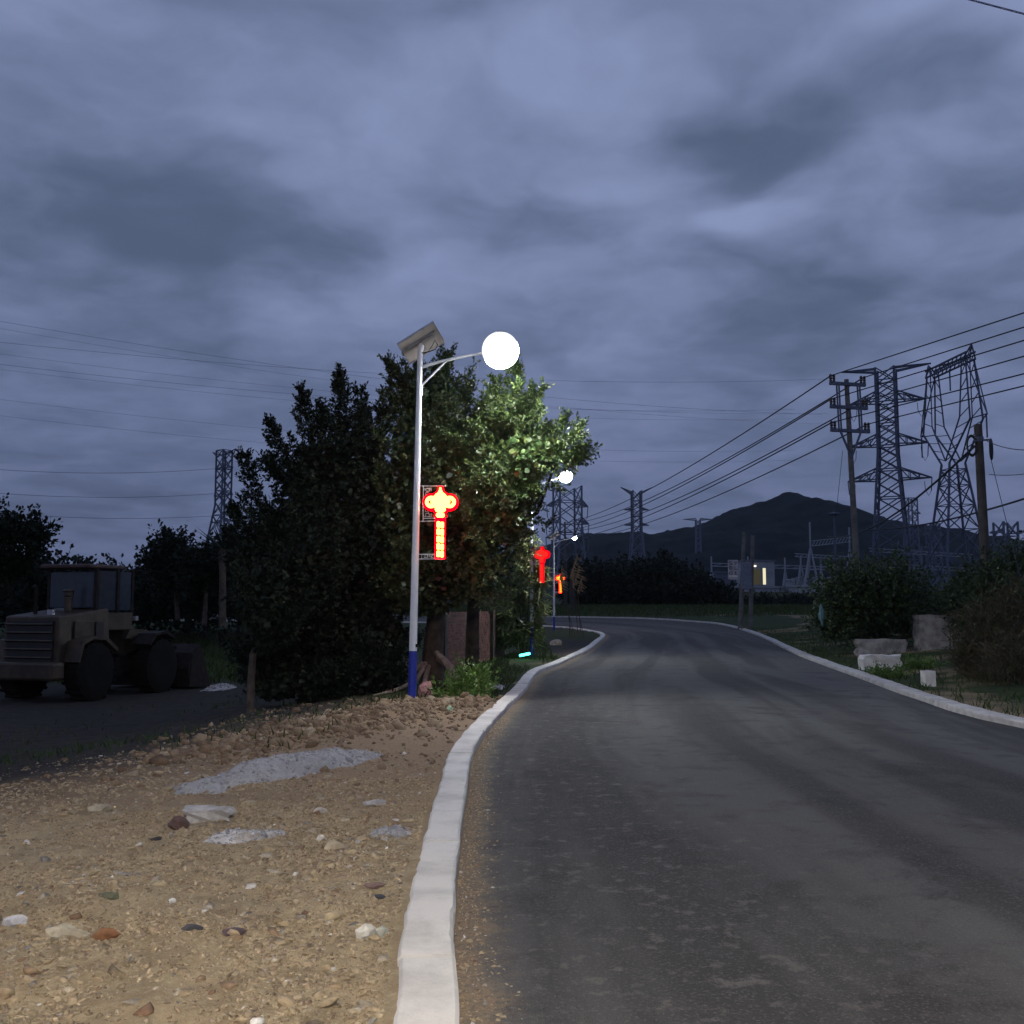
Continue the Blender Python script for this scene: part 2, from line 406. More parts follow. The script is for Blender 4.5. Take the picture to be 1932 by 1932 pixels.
def ground_mat():
    m = bpy.data.materials.new('soil_and_grass'); m.use_nodes = True; t = NT(m.node_tree)
    co = t.n('ShaderNodeTexCoord').outputs['Object']; s = t.n('ShaderNodeSeparateXYZ', ins={0: co}); X, Y = s.outputs[0], s.outputs[1]
    big = t.noise(co, .9, 5, .6); mid = t.noise(co, 5, 6, .65); fine = t.noise(co, 42, 6, .7); vf = t.noise(co, 160, 3, .6)
    tan = t.mix(t.step(mid, .35, .65), (.47, .37, .225), (.33, .25, .15))
    tan = t.mix(t.m('MULTIPLY', t.step(fine, .5, .72), .7), tan, (.56, .49, .36))
    tan = t.mix(t.m('MULTIPLY', t.step(vf, .62, .75), .6), tan, (.10, .075, .05))
    brown = t.mix(t.step(fine, .35, .65), (.34, .25, .165), (.25, .175, .11))
    brown = t.mix(t.m('MULTIPLY', t.step(mid, .55, .7), .5), brown, (.30, .225, .15))
    # tan rubble near, brown worked soil from about 9 m on
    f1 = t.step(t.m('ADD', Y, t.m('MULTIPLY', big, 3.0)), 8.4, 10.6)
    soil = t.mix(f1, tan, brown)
    # packed grey-brown yard lower on the left, colour darkened for the lamplight's fall-off
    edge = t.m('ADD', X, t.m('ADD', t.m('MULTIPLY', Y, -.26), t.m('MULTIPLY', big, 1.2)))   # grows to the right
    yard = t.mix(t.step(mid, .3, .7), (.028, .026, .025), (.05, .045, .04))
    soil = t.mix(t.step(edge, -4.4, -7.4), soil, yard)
    # grass
    gr = t.mix(t.step(mid, .3, .7), (.022, .036, .014), (.04, .06, .02))
    gr = t.mix(t.m('MULTIPLY', t.step(fine, .5, .75), .5), gr, (.06, .058, .034))
    gy = t.step(t.m('ADD', Y, t.m('MULTIPLY', big, 4)), 17.6, 20.5)
    shoulder = t.step(t.m('ADD', X, t.m('MULTIPLY', big, 1.5)), 7.6, 9.2)
    gy = t.m('MULTIPLY', gy, t.m('MAXIMUM', t.step(X, -3.4, -2.0), t.step(t.m('ADD', Y, big), 29, 33)))
    gmask = t.m('MAXIMUM', gy, shoulder)
    patch = t.vm('LENGTH', t.vm('MULTIPLY', t.vm('SUBTRACT', co, (2.2, 41.0, 0)), (.42, .105, 0)))
    gmask = t.m('MULTIPLY', gmask, t.step(t.m('ADD', patch, t.m('MULTIPLY', mid, .5)), .95, 1.25))
    bare = t.m('MULTIPLY', t.step(t.noise(co, .22, 4, .6), .52, .62), .7)
    gmask = t.m('MULTIPLY', gmask, t.m('SUBTRACT', 1.0, bare))
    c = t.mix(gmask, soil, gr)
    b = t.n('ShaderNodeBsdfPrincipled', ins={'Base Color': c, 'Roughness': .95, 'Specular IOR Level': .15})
    hh = t.m('ADD', t.m('MULTIPLY', mid, 1.0), t.m('ADD', t.m('MULTIPLY', fine, .7), t.m('MULTIPLY', vf, .25)))
    bp = t.n('ShaderNodeBump', ins={'Strength': 1.0, 'Distance': .03, 'Height': hh})
    t.t.links.new(bp.outputs[0], b.inputs['Normal'])
    t.n('ShaderNodeOutputMaterial', ins={0: b.outputs[0]})
    return m
ground = kind(np_mesh('ground', np.c_[fx, fy, GZ], GF, ground_mat(), smooth=True), 'structure')

# road surface
def road_mat():
    m = bpy.data.materials.new('asphalt'); m.use_nodes = True; t = NT(m.node_tree)
    uv = t.n('ShaderNodeUVMap', uv_map='lane').outputs[0]; s = t.n('ShaderNodeSeparateXYZ', ins={0: uv}); U, V = s.outputs[0], s.outputs[1]  # U metres from left kerb, V metres along
    co = t.n('ShaderNodeTexCoord').outputs['Object']
    big = t.noise(co, .35, 4, .6); mid = t.noise(co, 2.2, 5, .6); fine = t.noise(co, 55, 4, .7); grit = t.noise(co, 150, 2, .6)
    lane = t.n('ShaderNodeCombineXYZ', ins={0: t.m('MULTIPLY', U, .9), 1: t.m('MULTIPLY', V, .05), 2: 0.0}).outputs[0]
    str_ = t.noise(lane, 1.1, 4, .55, .4)
    c = t.mix(t.step(str_, .38, .6), (.058, .056, .054), (.112, .109, .105))
    c = t.mix(t.m('MULTIPLY', t.step(mid, .5, .72), .55), c, (.034, .034, .034))
    # worn pale patches near the left edge
    wp = t.m('MULTIPLY', t.step(t.noise(co, 7, 5, .7), .54, .66), t.m('SUBTRACT', 1.0, t.step(U, 1.0, 3.0)))
    c = t.mix(t.m('MULTIPLY', wp, .7), c, (.17, .158, .14))
    c = t.mix(t.m('MULTIPLY', t.step(t.noise(co, .8, 6, .75, .6), .52, .66), .6), c, (.036, .030, .031))
    c = t.mix(t.m('MULTIPLY', t.step(fine, .52, .66), .7), c, (.15, .146, .14))
    c = t.mix(t.m('MULTIPLY', t.step(grit, .56, .68), .55), c, (.012, .012, .012))
    # sandy dust band along the left kerb
    du = t.m('ADD', U, t.m('MULTIPLY', t.m('SUBTRACT', t.noise(co, 4.5, 5, .7), .5), .55))
    dust = t.m('SUBTRACT', 1.0, t.step(du, .02, .30))
    dust = t.m('MULTIPLY', dust, t.step(t.noise(co, 30, 4, .7), .25, .6))
    c = t.mix(dust, c, (.27, .20, .13))
    b = t.n('ShaderNodeBsdfPrincipled', ins={'Base Color': c, 'Roughness': .88, 'Specular IOR Level': .22})
    bp = t.n('ShaderNodeBump', ins={'Strength': 1.0, 'Distance': .016, 'Height': t.m('ADD', fine, t.m('MULTIPLY', grit, .6))})
    t.t.links.new(bp.outputs[0], b.inputs['Normal'])
    t.n('ShaderNodeOutputMaterial', ins={0: b.outputs[0]})
    return m
def build_road():
    n, mm = 260, 24
    def res(E):
        d = np.r_[0, np.cumsum(np.hypot(*np.diff(E, axis=0).T))]; return d
    dL = res(LE); tl = np.linspace(0, 1, n)
    L = np.c_[np.interp(tl * dL[-1], dL, LE[:, 0]), np.interp(tl * dL[-1], dL, LE[:, 1])]
    # pair every left point with the nearest right point, kept in order
    idx = []; last = 0
    for p in L:
        dd = np.hypot(RE[:, 0] - p[0], RE[:, 1] - p[1]); j = int(np.argmin(dd)); last = max(last, j); idx.append(last)
    idx = np.array(idx, float); k = np.hanning(31); k /= k.sum()
    idx = np.convolve(np.pad(idx, 15, mode='edge'), k, mode='valid'); idx[0] = 0; idx[-1] = len(RE) - 1
    Rr = np.c_[np.interp(idx, np.arange(len(RE)), RE[:, 0]), np.interp(idx, np.arange(len(RE)), RE[:, 1])]
    w = np.linspace(0, 1, mm)
    XY = L[:, None, :] * (1 - w)[None, :, None] + Rr[:, None, :] * w[None, :, None]
    V = np.c_[XY.reshape(-1, 2), np.zeros(n * mm)]
    crown = (1 - (2 * w - 1) ** 2) * .05
    V[:, 2] = h(V[:, 1]) + np.tile(crown, n)
    i = np.arange(n - 1)[:, None] * mm + np.arange(mm - 1)[None, :]
    F = np.stack([i, i + 1, i + mm + 1, i + mm], -1).reshape(-1, 4)
    o = np_mesh('road', V, F, road_mat(), smooth=True)
    wid = np.hypot(*(Rr - L).T)
    uv = np.stack([w[None, :] * wid[:, None], np.repeat((tl * dL[-1])[:, None], mm, 1)], -1).reshape(-1, 2)
    lay = o.data.uv_layers.new(name='lane'); lv = np.empty(len(o.data.loops), np.int32); o.data.loops.foreach_get('vertex_index', lv)
    lay.data.foreach_set('uv', uv[lv].astype(np.float32).ravel())
    kind(o, 'structure')
build_road()

def kerbmat():
    m = bpy.data.materials.new('kerb_concrete'); m.use_nodes = True; t = NT(m.node_tree)
    co = t.n('ShaderNodeTexCoord').outputs['Object']
    c = t.mix(t.step(t.noise(co, 2.2, 6, .65), .42, .68), (.66, .63, .575), (.49, .465, .425))
    c = t.mix(t.m('MULTIPLY', t.step(t.noise(co, 9, 6, .75), .55, .75), .55), c, (.44, .42, .40))
    c = t.mix(t.m('MULTIPLY', t.step(t.noise(co, 70, 3, .6), .68, .76), .6), c, (.20, .19, .18))
    b = t.n('ShaderNodeBsdfPrincipled', ins={'Base Color': c, 'Roughness': .85, 'Specular IOR Level': .25})
    bp = t.n('ShaderNodeBump', ins={'Strength': .5, 'Distance': .01, 'Height': t.noise(co, 45, 7, .7)})
    t.t.links.new(bp.outputs[0], b.inputs['Normal'])
    t.n('ShaderNodeOutputMaterial', ins={0: b.outputs[0]}); return m
M['kerb'] = kerbmat()
# kerbs: one solid per stone
s_seed = []
def kerb(E, side, name, m, length, width, top, jit, gap):
    root = bpy.data.objects.new(name, None); COL.objects.link(root); kind(root, 'structure')
    d = np.r_[0, np.cumsum(np.hypot(*np.diff(E, axis=0).T))]
    tx = np.gradient(E[:, 0]); ty = np.gradient(E[:, 1]); L = np.hypot(tx, ty); nx_, ny_ = -ty / L * side, tx / L * side
    s = 0.0
    while s < d[-1] - length:
        ln = length * random.uniform(.85, 1.15); a, b = s + gap, s + ln - gap; K = 13
        vs = []
        wob = np.convolve(np.random.default_rng(len(s_seed)).uniform(-jit, jit, K * 4 + 8) * 1.5, np.hanning(9) / 2.6, mode='valid'); s_seed.append(0); dz = random.uniform(-.006, .006)
        for k in range(K):
            u = a + (b - a) * k / (K - 1)
            x, y, nX, nY = (np.interp(u, d, q) for q in (E[:, 0], E[:, 1], nx_, ny_)); z = float(h(y))
            i0, i1 = wob[k] + (random.uniform(0, .012) if random.random() < .12 else 0), wob[k + K * 2] - (random.uniform(0, .02) if random.random() < .15 else 0)
            for (off, zz) in ((0 + .004, -.12), (0 + i0, top - .018), (.016 + i0, top + dz), (width - .016 + i1, top + dz), (width + i1, top - .018), (width, -.12)):
                vs.append((x + nX * off, y + nY * off, z + zz))
        fs = []
        for k in range(K - 1):
            for j in range(6): fs.append((k * 6 + j, k * 6 + (j + 1) % 6, (k + 1) * 6 + (j + 1) % 6, (k + 1) * 6 + j))
        fs.append(tuple(reversed(range(6)))); fs.append(tuple(range((K - 1) * 6, K * 6)))
        MB().add(vs, fs).build('kerb_stone', m, root)
        s += ln
kerb(LE, 1, 'kerb', M['kerb'], 1.0, .24, KT, .008, .006)
kerb(RE, -1, 'kerb', M['kerb_old'], 1.6, .30, KT, .022, .001)

# ------------------------------------------------------------------ street lamps with knot lanterns
M['lamp_near'] = lampmat('lit_globe_near', (.95, .97, 1.0), 420, .55, .95, .05, .95)
M['lamp_back'] = lampmat('lit_globe_back', (1.0, .91, .76), 1180, .30, .85, -.3, .5)
M['lamp_mid'] = lampmat('lit_globe_mid', (.95, .97, 1.0), 720, .35, .8, -.6, .3)
M['lamp_far'] = lampmat('lit_globe_far', (.95, .97, 1.0), 420, .35, .8, -.5, .4)
M['knot_yellow'] = emit('knot_tube_yellow', (1.0, .80, .14), 4.0)
M['knot_red'] = emit('knot_edge_red', (1.0, .0, .0025), 13.0)
M['knot_yellow_far'] = emit('knot_tube_amber', (1.0, .36, .02), 2.6)
M['knot_red_dim'] = emit('knot_red_dim', (1.0, .0, .008), 1.4)
M['knot_off'] = emit('knot_amber_dim', (1.0, .03, .02), .9)

def street_lamp(x, y, z, lean, label, globe, gr, front, edge, group, rz=0):
    t = thing('street_lamp', label, 'street lamp', (x, y, z), rz, group)
    H = 5.62
    def ax(zz): return Vector((lean * zz / H, 0, zz))
    MB().tube([ax(.0), ax(.95)], [.0645, .0605], 20).build('pole_base', M['blue'], t, True)['label'] = 'blue painted lower section of the pole'
    MB().tube([ax(.952), ax(3), ax(H)], [.060, .052, .040], 20).build('pole', M['galv'], t, True)
    MB().box((0, 0, .012), (.34, .34, .024)).build('base_plate', M['blue'], t)
    MB().box((.058, -.02, 1.03), (.05, .05, .05)).build('access_cover', M['rust'], t)
    # arm, brace, sleeve
    top = ax(5.28)
    MB().tube([top, top + Vector((.35, 0, .10)), top + Vector((.80, 0, .20)), top + Vector((1.02, 0, .23))], [.026, .024, .020, .018], 10).build('arm', M['galv'], t, True)
    br = ax(4.96)
    MB().tube([br, top + Vector((.42, 0, .115))], .015, 8).build('arm_brace', M['galv'], t, True)
    MB().tube([ax(4.84) + Vector((.036, -.012, 0)), ax(5.0) + Vector((.036, -.012, 0))], .022, 8).build('brace_sleeve', M['galv'], t, True)
    # head: housing, and a globe swollen to the bloom of the LED head
    hc = top + Vector((1.24, 0, .27))
    hd = MB().lathe([(.001, gr * 1.06), (gr * .25, gr * 1.03), (gr * .40, gr * .96), (gr * .43, gr * .88), (.001, gr * .88)], 24, hc).build('lamp_head', M['housing'], t, True)
    MB().tube([top + Vector((1.0, 0, .23)), hc + Vector((-gr * .5, 0, gr * .8))], .03, 8).build('socket', M['housing'], hd, True)
    prof = [(gr * math.sin(a), gr * math.cos(a)) for a in np.linspace(R(26), R(179), 20)]
    MB().lathe(prof, 40, hc).build('bloom_globe', globe, hd, True)
    # solar panel, seen from below
    a = Vector((.53, -.02, .335)); b = Vector((.145, .40, -.20)); nn = a.cross(b).normalized()
    if nn.z < 0: nn = -nn
    pc = ax(5.60) + Vector((.02, .02, .06))
    def pan(u, v, w): return pc + a * u + b * v + nn * w
    def slab(u0, u1, v0, v1, w0, w1):
        vs = [pan(u, v, w) for u in (u0, u1) for v in (v0, v1) for w in (w0, w1)]
        return MB().add(vs, [(0, 1, 3, 2), (4, 6, 7, 5), (0, 4, 5, 1), (2, 3, 7, 6), (0, 2, 6, 4), (1, 5, 7, 3)])
    sp = slab(-.5, .5, -.5, .5, .012, .03).build('solar_panel', M['panel_back'], t)
    for e in (slab(-.52, -.49, -.52, .52, .002, .036), slab(.49, .52, -.52, .52, .002, .036), slab(-.489, .489, -.52, -.48, .002, .036), slab(-.489, .489, .48, .52, .002, .036)):
        e.build('frame_rail', M['alu'], sp)
    slab(.02, .36, -.12, .34, -.07, .010).build('battery_box', M['panel_back'], sp, bevel=.008)
    slab(-.40, .44, -.20, -.14, -.025, .0115).build('support_rail', M['alu'], sp)
    MB().tube([ax(5.55), pan(.0, .0, -.01)], .045, 12).build('panel_mount', M['galv'], t, True)
    MB().tube([ax(5.5) + Vector((.03, -.05, 0)), ax(5.52) + Vector((.13, -.07, -.01)), ax(5.58) + Vector((.19, -.07, .02)), ax(5.68) + Vector((.23, -.05, .02)), ax(5.62) + Vector((.27, -.05, 0)), ax(5.55) + Vector((.24, -.06, 0)), ax(5.52) + Vector((.16, -.06, 0)), ax(5.50) + Vector((.04, -.05, -.02))], .007, 6).build('cable', M['black'], t, True)
    # knot lantern on its bracket (plane facing along the road)
    k0 = ax(2.33); X0 = k0.x; s = .00093
    def K(u, v): return Vector((X0 + (u - 745) * s, 0, 2.33 + (1462 - v) * s))     # lantern drawing, mm scale
    root = MB()
    fr = MB()
    for (p, q_) in (((745, 265), (1240, 265)), ((868, 265), (868, 852)), ((868, 800), (1240, 790)), ((745, 850), (1085, 840)), ((745, 1462), (1215, 1462)), ((745, 1385), (1075, 1385)), ((850, 1385), (850, 1462)),
                    ((880, 1390), (945, 1390)), ((945, 1390), (945, 1440)), ((945, 1440), (890, 1440)), ((890, 1440), (890, 1412)), ((890, 1412), (920, 1412)), ((945, 1412), (985, 1412)), ((985, 1385), (985, 1440)),
                    ((1000, 1390), (1060, 1390)), ((1060, 1390), (1060, 1440)), ((1060, 1440), (1005, 1440)), ((1005, 1440), (1005, 1410)), ((1005, 1410), (1035, 1410)),
                    ((880, 305), (1000, 305)), ((910, 300), (910, 355)), ((910, 355), (965, 355)), ((965, 355), (965, 300)), ((1000, 305), (1000, 345)), ((965, 330), (1000, 330)), ((880, 330), (910, 330)), ((905, 405), (905, 375)), ((905, 375), (960, 375)),
                    ((880, 770), (1015, 770)), ((910, 770), (910, 718)), ((910, 718), (965, 718)), ((965, 718), (965, 770)), ((1000, 770), (1000, 718)), ((965, 740), (1000, 740)), ((905, 665), (905, 690)), ((905, 690), (955, 690)), ((955, 690), (955, 718)), ((1085, 800), (1085, 840))):
        fr.bar(K(*p), K(*q_), .013 if abs(p[0] - q_[0]) + abs(p[1] - q_[1]) > 200 else .008)
    kl = fr.build('lantern_bracket', M['galv'], t); kind(kl, 'stuff')
    # body outline, then loops
    half = [(0, 292), (14, 300), (24, 345), (40, 378), (78, 402), (105, 440), (150, 470), (160, 520), (150, 575), (105, 605), (84, 632), (88, 660), (72, 690), (40, 700), (34, 712), (66, 728), (72, 755), (55, 782), (0, 788)]
    def outline(grow):
        pts = []
        for sx_ in (1, -1):
            hh_ = half if sx_ == 1 else half[-2:0:-1]
            for (u, v) in hh_:
                pts.append((u * sx_, v))
        pts = [Vector((1150 + u, v)) for u, v in pts]; n = len(pts); out = []
        for i in range(n):
            tt = (pts[(i + 1) % n] - pts[i - 1]).normalized(); out.append(pts[i] + Vector((tt.y, -tt.x)) * grow)
        return out
    def prism(pts, y0, y1): 
        n = len(pts); a_ = [K(p.x, p.y) + Vector((0, y0, 0)) for p in pts]; b_ = [K(p.x, p.y) + Vector((0, y1, 0)) for p in pts]
        return MB().add(a_ + b_, [tuple(range(n)), tuple(reversed(range(n, 2 * n)))] + [(i, i + n, (i + 1) % n + n, (i + 1) % n) for i in range(n)])
    UX, UZ = Vector((1, 0, 0)), Vector((0, 0, 1))
    rim = prism(outline(32), -.012, .055)  # red backing, widened and glowing to stand in for the lantern's halo
    for cx in (1000, 1302): rim.lathe([(.128, -.012), (.128, .055)], 28, K(cx, 533), 'y')
    rim.box(K(1150, 812), (.13, .024, .03)); rim.box(K(1151, 1138), (.155, .024, .60))
    rim.build('knot_halo_backing', edge, kl)
    body = prism(outline(0), -.045, -.014); body.build('knot_body', front, kl)
    for cx in (1000, 1302):
        MB().torus(K(cx, 533) + Vector((0, -.03, 0)), .066, .027, UX, UZ, 26, 8).build('knot_loop', front, kl, True)
    for col_ in range(2):
        for row in range(5):
            cu = 1121 + col_ * 62; cv = 900 + row * 120 + (10 if col_ else 0)
            MB().box(K(cu, min(cv, 1386)) + Vector((0, -.03, 0)), (.050, .03, .094)).build('tassel_cell', front, kl, bevel=.012)
    return t
LG = 'solar street lamps along the left kerb'
street_lamp(-1.50, 15.5, .0, .085, 'nearest lit solar street lamp, white pole with blue foot on the soil mound', M['lamp_near'], .285, M['knot_yellow'], M['knot_red'], LG)
street_lamp((1003 - 966) / 1932 * 31.6, 31.6, .02, .0, 'lit street lamp with red knot lantern half hidden behind the narrow-leaved shrub', M['lamp_mid'], .19, M['knot_off'], M['knot_red_dim'], LG, R(-34))
street_lamp((1045 - 966) / 1932 * 60, 60, float(h(60)) - .12, .0, 'farthest street lamp with blue foot and amber knot lantern at the road bend', M['lamp_far'], .11, M['knot_yellow_far'], M['knot_red'], LG)
street_lamp(-1.15, -1.8, .0, .0, 'lit street lamp standing by the kerb behind the viewpoint', M['lamp_back'], .30, M['knot_yellow'], M['knot_red'], LG)

# ------------------------------------------------------------------ foliage
def leaves(C, A, N, ln, wd):
    """leaf quads: centres C, axis A, normal N -> verts, faces (folded, four-cornered)"""
    A = A / np.linalg.norm(A, axis=1, keepdims=True); B = np.cross(N, A); B /= np.linalg.norm(B, axis=1, keepdims=True) + 1e-9
    ln = ln[:, None]; wd = wd[:, None]
    Nn = np.cross(A, B)
    v = np.stack([C - A * ln * .5, C + B * wd * .5 + Nn * wd * .12 + A * ln * .05, C + A * ln * .5, C - B * wd * .5 + Nn * wd * .12 + A * ln * .05], 1)
    n = len(C); F = np.arange(4 * n).reshape(n, 4)
    return v.reshape(-1, 3), F
def unit(n, r): 
    v = r.normal(size=(n, 3)); return v / np.linalg.norm(v, axis=1, keepdims=True)
def shoots(base, dr, L, per, ln, ratio, r, spread=.8):
    n = len(base); b = np.repeat(base, per, 0); d = np.repeat(dr, per, 0); LL = np.repeat(L, per)
    t = r.random(n * per); off = unit(n * per, r)
    C = b + d * (LL * t)[:, None] + off * ln * .45
    A = d * .7 + off * spread; Nn = unit(n * per, r) * .8 + np.array([0, -.25, .6])
    l = ln * r.uniform(.6, 1.25, n * per)
    return leaves(C, A, Nn, l, l * ratio)
def crown(lobes, spires, n, per, ln, ratio=.5, seed=1, up=.55, core=.15, fill=.45, shr=1.0, clump=0):
    r = np.random.default_rng(seed); VV = []; FF = []; o = 0
    w = np.array([(l[1][0] * l[1][1] * l[1][2]) ** .667 for l in lobes]); w /= w.sum()
    k = r.choice(len(lobes), n, p=w)
    c = np.array([l[0] for l in lobes])[k]; rad = np.array([l[1] for l in lobes])[k]
    d = unit(n, r); rr = fill + (1.02 - fill) * r.random(n) ** .6
    if clump:      # gather the shoots into leafy sprays
        g_ = r.integers(0, max(1, n // clump), n); m0 = g_.max() + 1
        first = np.array([np.argmax(g_ == q_) for q_ in range(m0)])
        k = k[first][g_]; c = np.array([l[0] for l in lobes])[k]; rad = np.array([l[1] for l in lobes])[k]; d = d[first][g_]; rr = rr[first][g_]
        ax_ = d * .6 + np.array([0, 0, up]); ax_ /= np.linalg.norm(ax_, axis=1, keepdims=True)
        L_ = (ln * r.uniform(4, 9, m0))[g_]; t_ = r.random(n) ** .8
        base = c + rad * shr * d * rr[:, None] + ax_ * (L_ * t_)[:, None] + unit(n, r) * (ln * 2.0 * (1 - t_) + .02)[:, None]
    else:
        base = c + rad * shr * d * rr[:, None] * (1 + .25 * np.sin(d[:, :1] * 7 + d[:, 2:] * 5 + k[:, None]))
    dr = d * .7 + np.array([0, 0, up]) + unit(n, r) * .45; dr /= np.linalg.norm(dr, axis=1, keepdims=True)
    v, f = shoots(base, dr, r.uniform(2.0, 4.5, n) * ln, per, ln, ratio, r); VV.append(v); FF.append(f + o); o += len(v)
    for (p0, p1, wd, m) in spires:
        p0, p1 = np.array(p0), np.array(p1); t = r.random(m) ** .8
        axd = p1 - p0; LL = np.linalg.norm(axd); axd = axd / LL
        ww = wd * (1 - t) ** .75 + .03
        off = unit(m, r); base = p0 + axd * (t * LL)[:, None] + off * (ww * r.random(m) ** .5)[:, None]
        dr = axd * .8 + off * .55; dr /= np.linalg.norm(dr, axis=1, keepdims=True)
        v, f = shoots(base, dr, r.uniform(1.6, 3.2, m) * ln, per, ln, ratio, r); VV.append(v); FF.append(f + o); o += len(v)
    m = int(n * per * core)
    if m:
        k = r.choice(len(lobes), m, p=w); c = np.array([l[0] for l in lobes])[k]; rad = np.array([l[1] for l in lobes])[k]
        C = c + rad * unit(m, r) * (r.random(m)[:, None] ** .4) * .78
        l = ln * r.uniform(1.2, 2.0, m); v, f = leaves(C, unit(m, r), unit(m, r), l, l * .8); VV.append(v); FF.append(f + o); o += len(v)
    return np.concatenate(VV), np.concatenate(FF)
def lobe(px, py, rx, ry, Y, depth):
    p = P(px, py, Y); s = Y / 1932
    return (tuple(p), (rx * s, depth, ry * s))
def spire(x0, y0, x1, y1, Y, wpx, m):
    return (tuple(P(x0, y0, Y)), tuple(P(x1, y1, Y + random.uniform(-.4, .4))), wpx * Y / 1932, m)
def limb(b, pts, r0, r1, n=8):
    k = len(pts); b.tube(pts, [r0 + (r1 - r0) * i / (k - 1) for i in range(k)], n)
def rel(root, V): return V - np.array(root.location)

# left dark tree
tA = thing('tree', 'tall dark broadleaf tree with upright sprays, left of the nearest lamp', 'tree', tuple(P(470, 1328, 17.3)))
lobA = [lobe(590, 1010, 105, 190, 18.6, 1.2), lobe(500, 1090, 62, 170, 18.6, 1.0), lobe(660, 890, 70, 120, 18.5, .9), lobe(585, 900, 50, 90, 18.3, .7),
        lobe(600, 1190, 150, 120, 19.0, 1.3), lobe(700, 1010, 70, 160, 18.8, 1.0), lobe(690, 1190, 90, 150, 19.2, 1.2), lobe(530, 1240, 90, 100, 18.6, 1.1), lobe(505, 1150, 75, 110, 17.2, .5), lobe(620, 1285, 120, 60, 18.6, 1.0), lobe(720, 1275, 60, 60, 19.0, .8), lobe(520, 1290, 60, 40, 18.2, .7), lobe(590, 1080, 90, 110, 17.6, .5)]
spA = [spire(488, 985, 461, 856, 18.4, 22, 90), spire(545, 930, 512, 800, 18.5, 24, 110), spire(600, 860, 568, 738, 18.4, 22, 110), spire(650, 840, 640, 706, 18.5, 26, 140),
       spire(690, 850, 678, 740, 18.6, 22, 90), spire(705, 870, 716, 775, 18.6, 20, 80), spire(470, 1040, 440, 960, 18.4, 20, 80), spire(520, 890, 500, 870, 18.2, 16, 40), spire(620, 820, 605, 770, 18.5, 18, 60), spire(450, 1090, 432, 1000, 18.5, 20, 60)]
V, F = crown(lobA, spA, 5200, 16, .074, .5, 11, up=.8, shr=.68, clump=16, core=.3)
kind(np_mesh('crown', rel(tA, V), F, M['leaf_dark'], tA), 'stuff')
b = MB(); o_ = Vector(tA.location)
limb(b, [Vector((0, 0, -.3)), Vector((.03, .05, .8)), Vector((.3, .5, 1.6)), Vector((.6, 1.0, 2.6))], .07, .04)
for (px, py, Y) in ((600, 930, 18.8), (650, 850, 18.8), (690, 1000, 18.8)):
    limb(b, [Vector((.3, .5, 1.6)), (P(px, py, Y) - o_) * .6 + Vector((0, 0, .5)), P(px, py, Y) - o_], .05, .015, 6)
b.build('trunk', M['bark'], tA, True)

# lit tree behind the lamp
tB = thing('tree', 'large broadleaf tree lit by the nearest lamp, pale roots at its foot', 'tree', (-1.52, 19.6, .05))
lobB = [lobe(800, 850, 80, 110, 18.4, .9), lobe(770, 960, 80, 150, 18.6, 1.0), lobe(850, 930, 80, 110, 18.0, .8), lobe(800, 1080, 130, 110, 18.8, 1.1), lobe(880, 1050, 80, 110, 18.2, .8),
        lobe(870, 830, 50, 60, 18.2, .6), lobe(790, 770, 40, 70, 18.6, .6), lobe(830, 740, 32, 60, 18.8, .5)]
spB = [spire(765, 800, 735, 682, 18.6, 24, 120), spire(800, 770, 783, 700, 18.7, 20, 70), spire(825, 770, 838, 664, 18.8, 26, 120), spire(868, 800, 886, 728, 18.4, 18, 70), spire(740, 850, 722, 735, 18.5, 22, 60), spire(850, 790, 862, 728, 18.6, 18, 50)]
V, F = crown(lobB, spB, 3300, 16, .072, .5, 12, up=.7, shr=.60, clump=16, core=.25)
kind(np_mesh('crown', rel(tB, V), F, M['leaf_shaded'], tB), 'stuff')
b = MB()
limb(b, [(0, 0, -.2), (.02, 0, .7), (.1, -.1, 1.6), (.2, -.3, 2.6), (.1, -.5, 3.8)], .24, .08, 10)
o_ = Vector(tB.location)
for (px, py, Y) in ((740, 800, 18.6), (880, 900, 18), (860, 1040, 18.2), (780, 900, 18.6)):
    limb(b, [Vector((.1, -.1, 1.6)), (P(px, py, Y) - o_) * .6 + Vector((0, 0, .5)), P(px, py, Y) - o_], .09, .02, 6)
b.build('trunk', M['bark'], tB, True)
for pts in ([(-.1, -.15, .5), (-.25, -.5, .2), (-.55, -.9, .08), (-.95, -1.2, -.02)], [(-.05, -.2, .45), (-.1, -.6, .12), (-.02, -1.0, -.02)], [(.1, -.2, .7), (.35, -.6, .45), (.45, -.9, .08), (.47, -1.0, -.1)],
            [(.15, -.1, .65), (.5, -.4, .35), (.9, -.6, .06), (1.2, -.8, -.05)], [(.12, -.15, .6), (.42, -.5, .4), (.62, -.75, .1), (.75, -.9, -.05)], [(-.15, -.1, .5), (-.5, -.3, .22), (-.8, -.55, .02)]):
    b = MB(); limb(b, [Vector(p) for p in pts], .055, .02, 7); b.build('root', M['root'], tB, True)

